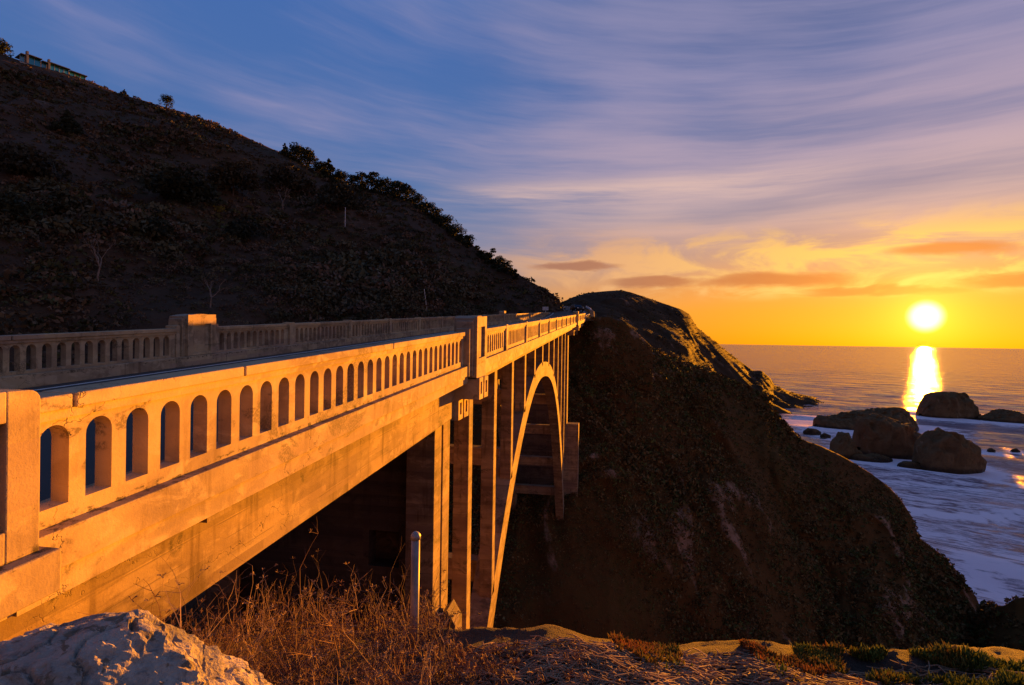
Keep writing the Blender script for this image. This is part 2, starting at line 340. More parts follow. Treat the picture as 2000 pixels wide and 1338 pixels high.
# sea side: approach, main span, far approach
panel('sea', 2.65, 13.28, (3.06, 4.79, 8.55))
e = [T1+.68]+[y for y in bays[1:-1]]+[T2-.62]
for i in range(10):
    panel('sea', e[i]+(.15 if i else 0), e[i+1]-(.15 if i < 9 else 0))
    if i < 9: post('sea', e[i+1])
far = [T2+.62, 66.6, 71.4, 76.2, 81.0, 86.0]
for i in range(5): panel('sea', far[i]+(.15 if i else 0), far[i+1]-.15); post('sea', far[i+1])
# land side
panel('land', -6.0, 13.28, (-1, 4, 9))
for i in range(10):
    panel('land', e[i]+(.15 if i else 0), e[i+1]-(.15 if i < 9 else 0))
    if i < 9: post('land', e[i+1])
far += [90.8, 95.6, 100.4, 105.2, 110.0]
for i in range(10): panel('land', far[i]+(.15 if i else 0), far[i+1]-.15); post('land', far[i+1])

def domed_slab(mb, x0, x1, y0, y1, h0, h1, drop=.06, n=8):
    poly = [(y0, h0), (y1, h0)]+[(y1+(y0-y1)*k/n, h1-drop*(2*k/n-1)**2) for k in range(n+1)]
    return mb.prism(poly, x0, x1, 'x', lambda x, y, h: Bt(x, y, h))
def pylon(yc, xo, s, main=.40, w=.55, steps=True, low=-1.24):
    """stepped pylon; xo = outward face, s = +1 faces the sea, -1 faces the road on the land side"""
    def xs(d, th): a = xo-s*0-d; return (a-th, a)
    x1 = xo; x0 = xo-.62
    # main slab with a sunk panel cut in its broad face
    f = .075; mb = MB(); y0, y1 = yc-w, yc+w; pz0, pz1 = -.72, main-.29; py0, py1 = y0+.2, y1-.2
    domed_slab(mb, x0, x1-f, y0, y1, low, main)
    domed_slab(mb, x1-f+.0005, x1, y0, py0, low, main-.02, .0); domed_slab(mb, x1-f+.0005, x1, py1, y1, low, main-.02, .0)
    mb.box(x1-f+.0005, x1, py0, py1, low, pz0, Bt)
    poly = [(py0, pz1), (py1, pz1)]+[(py1+(py0-py1)*k/8, main-.02-.0*(2*k/8-1)**2) for k in range(9)]
    mb.prism(poly, x1-f+.0005, x1, 'x', lambda x, y, h: Bt(x, y, h))
    o = bb(mb, 'pylon', CONC)
    if steps:
        for (ext, hh, ins) in ((.13, .28, .09), (.28, .085, .13)):
            for (a, b) in ((y0-ext, y0-.001), (y1+.001, y1+ext)):
                q = MB(); domed_slab(q, x0+ins, x1-ins, a, b, -.90 if s < 0 else low+.1, hh, .015); bb(q, 'pylon_step', CONC, o)
    return o
pylon(T1, -3.33, 1); pylon(T2, -3.33, 1)
pylon(T1, XF+.10, -1, .40, .55, True, -.80); pylon(T2, XF+.10, -1, .40, .55, True, -.80)
# end pylon beside the camera: lower, rounded shoulder, on its own projecting plinth
def end_pylon():
    mb = MB(); x1, x0 = -3.29, -3.95; y0, y1 = .6, 2.64; f = .06
    prof = [(y0, -.86), (y1, -.86), (y1, .03)]+[(y1-.07+.07*math.cos(q), .03+.07*math.sin(q)) for q in (.4, .8, 1.2, 1.57)]+[(y1-.6, .125), (y0+.6, .125), (y0, .08)]
    mb.prism(prof, x0, x1-f, 'x', lambda x, y, h: Bt(x, y, h))
    T = lambda x, y, h: Bt(x, y, h)
    py1 = 2.455; py0 = 1.0
    fr = [(py1, -.86), (y1, -.86), (y1, .03)]+[(y1-.07+.07*math.cos(q), .03+.07*math.sin(q)) for q in (.4, .8, 1.2, 1.57)]+[(py1, .107)]
    mb.prism(fr, x1-f+.0005, x1, 'x', T)
    mb.prism([(py0, -.86), (py1, -.86), (py1, -.68), (py0, -.68)], x1-f+.0005, x1, 'x', T)
    mb.prism([(py0, -.07), (py1, -.07), (py1, .107), (py0, .125)], x1-f+.0005, x1, 'x', T)
    mb.prism([(y0, -.86), (py0, -.86), (py0, .125), (y0, .08)], x1-f+.0005, x1, 'x', T)
    o = bb(mb, 'end_pylon', CONC, bevel=.008)
    q = MB().box(-4.2, -3.20, .4, 2.70, -1.115, -.862, Bt); bb(q, 'plinth', CONC, o, bevel=.012)
end_pylon()
# deck slab, ledge, fascia bands, road surface, kerbs
for (x0, x1, nm) in ((XO-.5, XO+.045, 'fascia'), (XF-.345, XF+.0, 'fascia')):
    for a, b in ((2.71 if x1 > -8 else -6, 13.45), (T1+.56, T2-.56), (T2+.56, 87.0 if x1 > -8 else 110.1)):
        o = bb(MB().box(x0, x1, a, b, -1.13, -.872, Bt), nm, CONC, bevel=.008)
        bb(MB().box(x0+.01, x1-.045, a, b, -1.32, -1.131, Bt), 'fascia_band', CONC, o)
bb(MB().box(XF-.3, XO-.02, -6, 87, -1.31, -1.10, Bt), 'deck_slab', CONC)
for x0, x1 in ((XF-.06, XF+.13), (XO-.47, XO-.28)):
    ys = [-6, 4.5, 13.1, 15.1, 24, 33, 42, 51, 60, 70, 80, 87]
    for a, b in zip(ys[:-1], ys[1:]): bb(MB().box(x0, x1, a+.008, b-.008, -1.099, -.815, Bt), 'kerb', CONC, bevel=.015)
rd = MB()
ys = np.linspace(-6, 87, 40)
for a, b in zip(ys[:-1], ys[1:]): rd.add([Bt(XF+.10, a, -1.094), Bt(XO-.42, a, -1.094), Bt(XO-.42, b, -1.094), Bt(XF+.10, b, -1.094)], [(0, 1, 2, 3)])
# longitudinal girders of the approach spans and main span
for (a, b, bot) in ((-6, 13.6, -2.24), (T1+1.2, T2-.3, -1.62), (T2+.4, 87, -2.0)):
    for x in (-4.0, -7.6, -11.3):
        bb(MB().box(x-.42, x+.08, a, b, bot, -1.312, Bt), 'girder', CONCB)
bb(MB().box(XO-.47, XO-.1, 4.42, 4.75, -1.42, -1.322, Bt), 'scupper', CONCB)
# arch ribs
YC = 38.0
def arch_z(y):
    q = y-YC
    return -1.5-.0325*q*q if q < 0 else -1.5-.0075*abs(q)**2.5
XRIBS = ((-5.35, -4.5), (-10.6, -9.75))
for (x0, x1) in XRIBS:
    mb = MB(); N = 72; vs = []; fs = []
    for i in range(N+1):
        y = 15.2+(62.2-15.2)*i/N; z = arch_z(y); dz = (arch_z(y+.01)-arch_z(y-.01))/.02
        nrm = V((0, -dz, 1)).normalized(); th = 1.05+.18*abs((y-YC)/24)
        p = V((0, y, z)); q = p-nrm*th
        vs += [(x0, p.y, p.z), (x1, p.y, p.z), (x1, q.y, q.z), (x0, q.y, q.z)]
    for i in range(N):
        for k in range(4): fs.append((i*4+k, i*4+(k+1) % 4, i*4+4+(k+1) % 4, i*4+4+k))
    fs += [(0, 1, 2, 3), tuple(N*4+k for k in (3, 2, 1, 0))]
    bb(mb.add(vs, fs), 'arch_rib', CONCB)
for (x0, x1) in XRIBS:
    for (a, b, zt_) in ((14.9, 18.0, -15.6), (59.3, 62.4, -19.4)): bb(MB().box(x0-.25, x1+.12, a, b, -34, zt_), 'arch_footing', CONCB, bevel=.04)
for y in (22.5, 27, 31.5, 44.5, 49.5, 53.2, 56.2, 58.5):
    z = arch_z(y)-.5
    bb(MB().box(-9.76, -5.34, y-.3, y+.3, z-.45, z+.45), 'cross_strut', CONCB)
# spandrel columns with capitals
for y in [17.6+4.03*k for k in range(11)]:
    zt = -1.33-.578+SL*y
    for (x0, x1) in ((-5.02, -4.5), (-10.6, -10.08)):
        zb = arch_z(y)-.25
        if zt-zb < .5: continue
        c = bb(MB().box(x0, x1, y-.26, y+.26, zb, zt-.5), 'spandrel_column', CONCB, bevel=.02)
        q = MB().box(x0-.06, x1+.07, y-.33, y+.33, zt-.5, zt-.002)
        q.prism([(x1+.07, zt-.03), (x1+.62, zt-.03), (x1+.62, zt-.10), (x1+.3, zt-.16), (x1+.07, zt-.34)], y-.16, y+.16, 'y')
        bb(q, 'capital', CONCB, c)
    b = MB().box(-10.07, -5.03, y-.2, y+.2, zt-.55, zt-.01); bb(b, 'floor_beam', CONCB)
# towers
for yc, zb, ped in ((T1, -16, -12.5), (T2, -24, -9.4)):
    zt = -1.9-.578+SL*yc+.4
    for sx, (x0, x1) in ((1, (-5.25, -4.47)), (-1, (-11.3, -10.52))):
        for a, b in ((yc-.45, yc+.16), (yc+.30, yc+.95)):
            bb(MB().box(x0, x1, a, b, zb, zt), 'tower_shaft', CONCB, bevel=.015)
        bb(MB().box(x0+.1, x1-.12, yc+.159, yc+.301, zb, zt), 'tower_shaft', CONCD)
        bb(MB().box(x0-.1, x1+1.35 if sx > 0 else x1+.1, yc-.35, yc+1.1, zb-4, ped), 'tower_pedestal', CONCB, bevel=.03)
    w = MB()   # cross wall with an opening
    for (a, b, c, d) in ((-5.6, -5.251, zb, zt), (-6.75, -6.5, zb, zt), (-6.499, -5.601, zb, zt-5.1), (-6.499, -5.601, zt-4.1, zt), (-10.52, -6.751, zb, zt)): w.box(a, b, yc+.0, yc+.5, c, d)
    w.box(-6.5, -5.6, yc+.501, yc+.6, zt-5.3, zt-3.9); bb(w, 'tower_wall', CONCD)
    h = -.578+SL*yc
    for (xa, za, zb2) in ((-3.25, -1.235, -1.80), (-3.80, -1.802, -2.36)):       # stepped brackets with sunk panels
        for a, b in ((yc-.55, yc-.13), (yc+.02, yc+.46)):
            q = MB().box(-5.6, xa-.07, a, b, zb2+h, za+h)
            iy0, iy1, iz0, iz1 = a+.12, b-.12, zb2+h+.13, za+h-.11
            q.box(xa-.0695, xa, a, iy0, zb2+h, za+h); q.box(xa-.0695, xa, iy1, b, zb2+h, za+h)
            q.box(xa-.0695, xa, iy0, iy1, zb2+h, iz0); q.box(xa-.0695, xa, iy0, iy1, iz1, za+h)
            bb(q, 'tower_bracket', CONC)
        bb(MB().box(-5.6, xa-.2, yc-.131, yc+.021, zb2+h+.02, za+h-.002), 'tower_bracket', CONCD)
        q = MB().box(-12.3, -10.4, yc-.55, yc+.46, zb2+h, za+h); bb(q, 'tower_bracket', CONCB)
bb(MB().prism([(-4.42, -16), (-3.95, -16), (-3.95, -7.75), (-4.2, -7.35), (-4.42, -7.6)], 14.05, 14.75, 'y'), 'tower_buttress', CONCB, bevel=.02)
bb(MB().box(-11.4, -4.9, 88.2, 91, -3.5, -1.33, Bt), 'abutment', CONCB)

# road beyond the bridge, one continuous sheet with the deck's
cl = [(87, -7.80, 3.47), (95, -7.80, 4.02), (103, -7.80, 4.78), (111, -7.9, 5.68), (118, -8.6, 6.6), (124, -9.9, 7.45), (130, -11.9, 8.3), (137, -15.2, 9.2), (145, -20, 10.1), (154, -26.5, 11.0), (164, -34.5, 11.8)]
def road_strip(mb, o0, o1, dz):
    L = []
    for i, (y, x, z) in enumerate(cl):
        a = cl[max(i-1, 0)]; b = cl[min(i+1, len(cl)-1)]; d = V((b[1]-a[1], b[0]-a[0], 0)).normalized(); r = V((d.y, -d.x, 0))
        p = V((x, y, z)); L.append((p+r*o0+V((0, 0, dz)), p+r*o1+V((0, 0, dz))))
    for (a, b), (c, d) in zip(L[:-1], L[1:]): mb.add([a, b, d, c], [(0, 1, 3, 2)][:0] or [(0, 1, 2, 3)])
    return L
road_strip(rd, -4.0, 4.0, 0)
road = tag(rd.build('road', ASPH), kind='structure')
mk = MB()
for x in (XF+.62, XO-.95):
    for a, b in zip(ys[:-1], ys[1:]): mk.add([Bt(x-.06, a, -1.089), Bt(x+.06, a, -1.089), Bt(x+.06, b, -1.089), Bt(x-.06, b, -1.089)], [(0, 1, 2, 3)])
for x in (-7.95, -7.70):
    for a, b in zip(ys[:-1], ys[1:]): mk.add([Bt(x-.05, a, -1.089), Bt(x+.05, a, -1.089), Bt(x+.05, b, -1.089), Bt(x-.05, b, -1.089)], [(0, 1, 2, 3)])
road_strip(mk, -3.4, -3.28, .005); road_strip(mk, 3.28, 3.4, .005)
tag(mk.build('road_marking', PAINT), kind='structure')
emb = MB(); L = road_strip(MB(), -5.2, 5.6, -.06)
for (a, b), (c, d) in zip(L[:-1], L[1:]):
    emb.add([a, b, d, c], [(0, 1, 2, 3)])
    emb.add([a, a+V((-2, 0, -5)), c+V((-2, 0, -5)), c], [(0, 3, 2, 1)])
tag(emb.build('road_verge', HEAD), kind='structure')

# ================================================================== TERRAIN
SEA = -60.0
def interp(cols, px, k): return float(np.interp(px, [c[0] for c in cols], [c[k] for c in cols]))
def fbm(p, s, o=5): return mn.fractal(V(p)*s, 1.0, 2.0, o)
def loft(name, cols, px0, px1, nu, nv, mat, amp, sc, pw=.8, ridge_keep=.25, back=60, backdrop=30, gully=0.0, gf=.06):
    """a hill from a crest line (pixel column, crest row, crest distance, base distance, base height): front face, crest and back face"""
    G = []; RK = []
    for i in range(nu+1):
        px = px0+(px1-px0)*i/nu
        cy, cd, bd, bz = (interp(cols, px, k) for k in (1, 2, 3, 4))
        top = pt(px, cy, cd); d = pt(px, 669, 1.0); base = V((d.x*bd, d.y*bd, bz)); out = V((d.x, d.y, 0)).normalized()
        colp = []
        for j in range(nv+1):
            tt = j/nv; p = base.lerp(top, tt); p.z = base.z+(top.z-base.z)*(tt**pw); w = 1-(1-ridge_keep)*max(0, (tt-.75)/.25)
            q = V((p.x, p.y, p.z*1.0))
            a = fbm(q, sc, 6)+.6*(1-abs(mn.noise(q*sc*1.9+V((5, 3, 1))))*2)*.5
            gx_ = q.x*gf+mn.noise(q*gf*.7)*1.6; gg = (1-abs(mn.noise(V((gx_*1.0, q.z*gf*.22, 3.7))))*2.2)+.5*(1-abs(mn.noise(V((gx_*2.3, q.z*gf*.5, 9.7))))*2.2)
            p = p+V((out.x*-.8, out.y*-.8, .35))*(gully*(gg-.75)*min(1, (1-tt)*4+.08)*min(1, tt*3)); RK.append(max(0, min(1, (gg+.6*a)*.55+(.42*max(0, min(1, (px-1700)/120))*min(1, tt*1.4) if name == 'headland' else 0))))
            p = p+V((out.x*-.55, out.y*-.55, .75))*(a*amp*w*(.35+.65*min(1, tt*4+.2)))
            colp.append(p)
        for j in range(1, 7):
            p = top+out*(back*j/6)-V((0, 0, backdrop*(j/6)**1.4)); p.z += fbm(p, sc, 4)*amp*.5
            colp.append(p); RK.append(.3)
        G.append(colp)
    v = np.array([[tuple(p) for p in c] for c in G]).reshape(-1, 3); m = len(G[0])
    idx = np.arange((nu+1)*m).reshape(nu+1, m)
    f = np.stack([idx[:-1, :-1], idx[1:, :-1], idx[1:, 1:], idx[:-1, 1:]], -1).reshape(-1, 4)
    o = npmesh(name, v, f, mat, np.repeat(np.array(RK)[:, None], 3, 1), smooth=True); tag(o, kind='structure')
    return o, BVHTree.FromPolygons([V(p) for p in v], [tuple(x) for x in f])
# hillside inland of the bridge
HA = [(-900, -60, 235, 30, -30), (-300, 10, 215, 28, -34), (0, 104, 200, 28, -34), (40, 118, 201, 28, -34), (165, 155, 217, 29, -34), (230, 182, 216, 29, -34), (325, 209, 212, 30, -34),
      (400, 236, 207, 31, -34), (470, 263, 200, 32, -34), (555, 301, 190, 34, -34), (600, 326, 184, 35, -34), (640, 347, 178, 36, -34), (690, 366, 172, 38, -34),
      (740, 374, 166, 41, -34), (800, 390, 158, 45, -34), (850, 424, 150, 50, -34), (890, 455, 143, 55, -34), (950, 499, 134, 64, -34), (990, 522, 128, 76, -32),
      (1040, 552, 123, 96, -14), (1060, 562, 121, 106, -4), (1075, 571, 120, 113, 3), (1093, 584, 119, 117, 5.4), (1098, 596, 119, 118, 6.0), (1101, 607, 119, 118.5, 6.3)]
hillside, bvA = loft('hillside', HA, -900, 1101, 250, 90, HILL, 3.2, .035, .85, .12, gully=4.0, gf=.03)
HB = [(600, 900, 60, 40, -36), (900, 760, 80, 42, -36), (1000, 668, 92, 44, -36), (1060, 652, 97, 51, -32), (1125, 656, 98, 51, -32), (1200, 659, 100, 48, -38), (1250, 672, 102, 50, -42), (1300, 692, 105, 52, -46), (1350, 712, 109, 54, -50),
      (1400, 730, 113, 56, -52), (1450, 753, 117, 58, -54), (1480, 768, 119, 60, -55), (1500, 772, 120, 60, -56), (1508, 800, 121, 61, -56), (1525, 815, 122, 62, -57), (1550, 842, 123, 63, -58), (1565, 858, 123, 64, -58), (1600, 872, 124, 66, -60), (1640, 892, 124, 67, -61), (1700, 924, 124, 69, -61),
      (1740, 955, 123, 71, -61), (1760, 978, 123, 72, -61), (1782, 1010, 122, 73, -61), (1795, 1050, 122, 74, -61), (1830, 1075, 121, 75, -61), (1868, 1112, 120, 76, -61), (1885, 1138, 119, 76, -61),
      (1905, 1160, 118, 76, -61), (1918, 1192, 114, 76, -61), (1930, 1180, 104, 76, -61), (1960, 1184, 100, 75, -61), (1985, 1168, 99, 75, -61), (2050, 1160, 99, 75, -61), (2300, 1190, 99, 75, -61), (2600, 1300, 95, 75, -61)]
headland, bvB = loft('headland', HB, 600, 2600, 320, 90, HEAD, 2.3, .055, .62, .30, 40, 62, 3.0, .085)
HC = [(1000, 612, 505, 290, -20), (1080, 598, 505, 290, -20), (1098, 590, 508, 290, -20), (1120, 580, 512, 295, -20), (1145, 573, 518, 300, -20), (1180, 569, 526, 305, -22), (1212, 567, 534, 312, -26), (1235, 572, 540, 318, -30), (1290, 590, 548, 330, -38),
      (1330, 604, 553, 342, -46), (1346, 614, 556, 350, -50), (1362, 640, 560, 360, -56), (1400, 670, 566, 385, -61), (1440, 701, 572, 405, -62), (1472, 724, 576, 425, -62), (1488, 724, 579, 432, -62),
      (1506, 740, 583, 440, -62), (1512, 752, 586, 447, -62), (1545, 766, 597, 470, -62), (1600, 777, 614, 520, -62), (1640, 790, 640, 560, -64)]
farhead, bvC = loft('far_headland', HC, 1000, 1640, 170, 60, FARH, 4.5, .025, .75, .10, 90, 70, 4.0, .02)
HD = [(1030, 642, 88, 81, -8), (1100, 636, 89, 82, -8), (1140, 629, 90, 83, -7), (1165, 619, 90, 83, -6), (1190, 619, 90, 83, -6), (1215, 628, 90, 84, -6), (1245, 650, 91, 85, -7), (1275, 680, 92, 86, -8)]
slope, bvD = loft('roadside_slope', HD, 1030, 1275, 70, 30, HEAD, .7, .12, .8, .3, 16, 3)
GD = np.array([v.co[:] for v in slope.data.vertices]).reshape(71, 37, 3)
def hit(px, py, trees=(bvA, bvB, bvC)):
    d = ray(px, py).normalized(); best = None
    for b in trees:
        p, n, i, dist = b.ray_cast(V((0, 0, 0)), d)
        if p and (best is None or dist < best[1]): best = (p, dist)
    return best[0] if best else None
wet_band(STACK)
# ------------------------------------------------------------------ near bank under the camera
def camxy(cx, d):                                  # sideways / forward on the level, from the photographer
    f = V((-math.sin(YAW), math.cos(YAW))); r = V((math.cos(YAW), math.sin(YAW))); q = r*cx+f*d; return q.x, q.y
CREST = [(-6, 4.6, -2.9), (-3, 4.6, -2.75), (-1.6, 4.4, -2.5), (-.7, 3.7, -2.12), (-.3, 3.25, -1.87), (0, 3.15, -1.78), (.3, 3.12, -1.76), (.6, 3.1, -1.80), (.9, 3.1, -1.86), (1.2, 3.15, -1.86), (1.45, 3.1, -1.84), (1.7, 3.1, -1.87), (2.0, 3.15, -1.93), (2.4, 3.1, -1.88), (2.8, 3.1, -1.87), (3.4, 3.3, -2.0), (5, 3.8, -2.4), (9, 4.5, -3.5)]
def bank_z(cx, d):
    cd = np.interp(cx, [c[0] for c in CREST], [c[1] for c in CREST]); cz = np.interp(cx, [c[0] for c in CREST], [c[2] for c in CREST])
    x, y = camxy(cx, d)
    n = .10*fbm((x, y, 0), .9, 4)+.035*fbm((x, y, 4), 4, 4)+.012*fbm((x, y, 9), 14, 3)
    if d <= cd:
        near = -1.75 if cx > -.6 else -1.75-.25*min(1, (-.6-cx)/2)
        tt = max(0, min(1, (d-1.2)/(cd-1.2))); z = near+(cz-near)*tt*tt+.05*math.sin(tt*3.14)
        return z+n*(1-.5*tt)
    e = d-cd
    return cz-(.12*e+.95*max(0, e-.25)*(1 if e < 30 else 1))*1.0+n*.5+.3*fbm((x, y, 0), .3, 4)*min(1, e)
gx = np.concatenate([np.linspace(-30, -6, 14)[:-1], np.linspace(-6, 5, 260), np.linspace(5, 40, 18)[1:]]); gd = np.concatenate([np.linspace(-14, .6, 14)[:-1], np.linspace(.6, 5, 150), 5+np.geomspace(.1, 60, 34)])
bv = np.array([[(*camxy(x, d), max(SEA-1, bank_z(x, d))) for d in gd] for x in gx]).reshape(-1, 3)
idx = np.arange(len(gx)*len(gd)).reshape(len(gx), len(gd)); bf = np.stack([idx[:-1, :-1], idx[1:, :-1], idx[1:, 1:], idx[:-1, 1:]], -1).reshape(-1, 4)
def soil():
    m, n, b = material('sandy_soil'); p = n.new('ShaderNodeNewGeometry').outputs['Position']
    a = n.noise(p, 2.2, 5, .6, .4); f = n.noise(p, 30, 5, .7); g = n.noise(p, 120, 2, .6)
    c = n.mix(n.step(a, .35, .65), (.040, .023, .012), (.070, .041, .022)); c = n.mix(n.m('MULTIPLY', n.step(f, .5, .7), .6), c, (.035, .021, .013))
    n.put(b.inputs['Base Color'], c); b.inputs['Roughness'].default_value = .95; bump(n, b, n.m('ADD', f, n.m('MULTIPLY', g, .5)), 1.0, .06); return m
tag(npmesh('bank', bv, bf, soil(), smooth=True), kind='structure')
bvN = BVHTree.FromPolygons([V(p) for p in bv], [tuple(x) for x in bf])
def ground(cx, d):
    x, y = camxy(cx, d); p = bvN.ray_cast(V((x, y, 5)), V((0, 0, -1)))[0]; return p if p else V((x, y, -2))

# ================================================================== SEA
ROCKS = [  # name, label, left px, right px, top row, water row, profile (fraction across, fraction of height), depth ratio
    ('sea_stack', 'large flat-topped sea stack standing just left of the dome-shaped one', 1690, 1816, 822, 891, [(0, .55), (.03, .80), (.12, .90), (.24, 1), (.4, .97), (.55, .90), (.72, .80), (.88, .60), (.97, .35), (1, .1)], .8),
    ('sea_stack', 'dome-shaped brown sea stack with surf breaking at its foot', 1810, 1929, 851, 919, [(0, .25), (.06, .55), (.18, .78), (.30, .96), (.42, 1), (.55, .92), (.70, .74), (.85, .45), (.95, .2), (1, .05)], .8),
    ('sea_stack', 'long low wedge-shaped rock rising to the right behind the large flat-topped sea stack', 1608, 1806, 803, 839, [(0, .3), (.06, .45), (.12, .36), (.2, .42), (.35, .66), (.5, .74), (.65, .86), (.76, 1), (.84, .98), (.90, .55), (1, .05)], .5),
    ('sea_stack', 'block-shaped level-topped sea stack at the near end of the sun glitter', 1812, 1918, 772, 817, [(0, .15), (.05, .4), (.12, .72), (.22, .95), (.3, 1), (.5, .98), (.74, .94), (.8, .75), (.88, .4), (1, .04)], .7),
    ('sea_stack', 'low dark peaked rock cut by the right edge of the picture beside the block-shaped stack', 1930, 2040, 804, 825, [(0, .1), (.2, .4), (.4, 1), (.55, .85), (.68, .4), (.8, .5), (1, .1)], .6),
    ('sea_stack', 'small pointed sea stack between the headland slope and the large flat-topped stack', 1630, 1684, 852, 894, [(0, .1), (.12, .45), (.25, .72), (.42, 1), (.58, .9), (.7, .6), (.82, .3), (1, .05)], .9),
    ('reef', 'low flat reef awash between the small pointed stack and the large stack', 1668, 1748, 888, 900, [(0, .5), (.2, .9), (.4, .6), (.7, .8), (1, .1)], .5),
    ('reef', 'thin dark reef just left of the foot of the dome-shaped stack', 1760, 1836, 903, 913, [(0, .3), (.2, .8), (.5, .7), (.8, .9), (1, .3)], .4),
    ('skerry', 'widest flat skerry of the small ones close to the headland point', 1572, 1606, 838, 847, [(0, .3), (.3, .9), (.7, .8), (1, .2)], .6),
    ('skerry', 'middle small skerry awash off the headland point, right of the widest one', 1604, 1624, 847, 853, [(0, .3), (.4, 1), (1, .3)], .6),
    ('skerry', 'tiny round skerry nearest the small pointed sea stack', 1602, 1619, 855, 860, [(0, .4), (.5, 1), (1, .3)], .7),
    ('skerry', 'lone tiny rock right of the dome-shaped stack out in the water', 1931, 1945, 876, 882, [(0, .4), (.5, 1), (1, .3)], .7),
    ('skerry', 'tiny rock at the right edge of the picture out in open water', 1978, 1994, 877, 883, [(0, .4), (.5, 1), (1, .3)], .7)]
rock_pos = []
def sea_at(px, py):
    d = ray(px, py); return d*(SEA/d.z)
for (nm, lab, xl, xr, yt, yb, prof, dr) in ROCKS:
    c = sea_at((xl+xr)/2, yb); dep = c.dot(Fw); wid = (xr-xl)*dep/FPX; hgt = (yb-yt)*dep/FPX
    side = Rt.copy(); side.z = 0; side.normalize(); fwd = V((-side.y, side.x, 0)); dp = wid*dr/2
    nu, nv = 96, 60; g = []
    for i in range(nu+1):
        a = i/nu; hh = np.interp(a, [p[0] for p in prof], [p[1] for p in prof])*hgt*min(1, i/3, (nu-i)/3)**.6
        wdt = dp*(max(0, 1-(2*a-1)**2)**.45+.03)
        row = []
        for j in range(nv+1):
            b = -1+2*j/nv; bb_ = b+.22*mn.noise(V((a*7, yt*.3, 1)))*(1-b*b); up = (max(0, 1-abs(bb_)**3.2))**.62
            p = c+side*((a-.5)*wid)+fwd*(b*wdt+dp*.55); p.z = SEA-1.2+(hh+1.2)*up
            s = 1.0/max(4, hgt)*1.0
            p += (side*mn.noise(p*s*2.2+V((3, 3, 3)))*.10+V((0, 0, 1))*((.5-abs(mn.noise(V((p.x*s*3.5, p.y*s*3.5, 2)))))*.16))*hgt*min(1, up*1.5)
            k = (fbm(p, s*.9, 6)*.17+(.5-abs(mn.noise(p*s*2.6)))*.34+(.4-abs(mn.noise(V((p.x*s*6, p.y*s*6, p.z*s*2)))))*.16)*hgt*min(1, up*1.6)
            p += V((-fwd.x*.8, -fwd.y*.8, .45))*k if b < .1 else V((0, 0, .5))*k
            row.append(tuple(p))
        g.append(row)
    v = np.array(g).reshape(-1, 3); ix = np.arange((nu+1)*(nv+1)).reshape(nu+1, nv+1)
    f = np.stack([ix[:-1, :-1], ix[1:, :-1], ix[1:, 1:], ix[:-1, 1:]], -1).reshape(-1, 4)
    tag(npmesh(nm, v, f, STACK, smooth=False), lab, 'rock', {'sea_stack': 'sea stacks off the headland', 'reef': 'reefs among the sea stacks', 'skerry': 'small skerries awash'}[nm])
    rock_pos.append((c.x+fwd.x*dp*.5, c.y+fwd.y*dp*.5, wid/2, nm))
def water():
    m, n, b = material('sea_water'); p = n.new('ShaderNodeNewGeometry').outputs['Position']
    x, y, z = n.sep(p); yaw = -.48                       # swell crests run across the sun's bearing
    u = n.m('ADD', n.m('MULTIPLY', x, math.cos(yaw)), n.m('MULTIPLY', y, math.sin(yaw))); v = n.m('SUBTRACT', n.m('MULTIPLY', y, math.cos(yaw)), n.m('MULTIPLY', x, math.sin(yaw)))
    q = n.comb(u, v, 0); dist = n.vm('LENGTH', p)
    w1 = n.noise(n.scale(q, .010, .045, 1), 1.0, 3, .5, .6); w2 = n.noise(n.scale(q, .07, .24, 1), 1.0, 5, .62, .6); w3 = n.noise(n.scale(q, .5, 1.1, 1), 1.0, 4, .6)
    a = n.new('ShaderNodeAttribute'); a.attribute_name = 'tint'; fo = n.sep(a.outputs['Color'])[0]
    f1 = n.noise(n.scale(q, .035, .13, 1), 1.0, 7, .70, 1.0); f2 = n.noise(n.scale(q, .20, .70, 1), 1.0, 6, .7, .8)
    ff = n.m('ADD', n.m('MULTIPLY', f1, .55), n.m('MULTIPLY', f2, .45))
    foam = n.step(n.m('ADD', ff, n.m('MULTIPLY', n.m('SUBTRACT', fo, .5), .58)), .46, .60)
    n.put(b.inputs['Base Color'], n.mix(foam, n.mix(n.step(dist, 500, 1500), (.20, .145, .175), (.10, .06, .085)), (.93, .76, .79)))
    n.put(b.inputs['Roughness'], n.m('ADD', .06, n.m('ADD', n.m('MULTIPLY', foam, .5), n.m('MULTIPLY', .20, n.m('SUBTRACT', 1.0, n.step(dist, 220, 560)))))); b.inputs['IOR'].default_value = 1.333; b.inputs['Specular IOR Level'].default_value = .40
    h = n.m('ADD', n.m('MULTIPLY', w1, 14.0), n.m('ADD', n.m('MULTIPLY', w2, 3.6), n.m('ADD', n.m('MULTIPLY', w3, .55), n.m('MULTIPLY', foam, .3))))
    h = n.m('ADD', n.m('MULTIPLY', w1, 11.0), n.m('MULTIPLY', n.m('SUBTRACT', h, n.m('MULTIPLY', w1, 14.0)), n.m('ADD', .26, n.m('MULTIPLY', .74, n.m('SUBTRACT', 1.0, n.step(dist, 150, 800))))))
    bump(n, b, h, .75, 1.0)
    df = n.new('ShaderNodeBsdfDiffuse'); n.put(df.inputs[0], n.mix(foam, n.mix(n.step(w2, .35, .65), (.20, .125, .14), (.42, .29, .31)), (.93, .78, .80))); mx = n.new('ShaderNodeMixShader')
    n.put(mx.inputs[0], n.m('ADD', .42, n.m('MULTIPLY', foam, .4))); n.l.new(b.outputs[0], mx.inputs[1]); n.l.new(df.outputs[0], mx.inputs[2]); n.l.new(mx.outputs[0], n.n['Material Output'].inputs[0]); return m
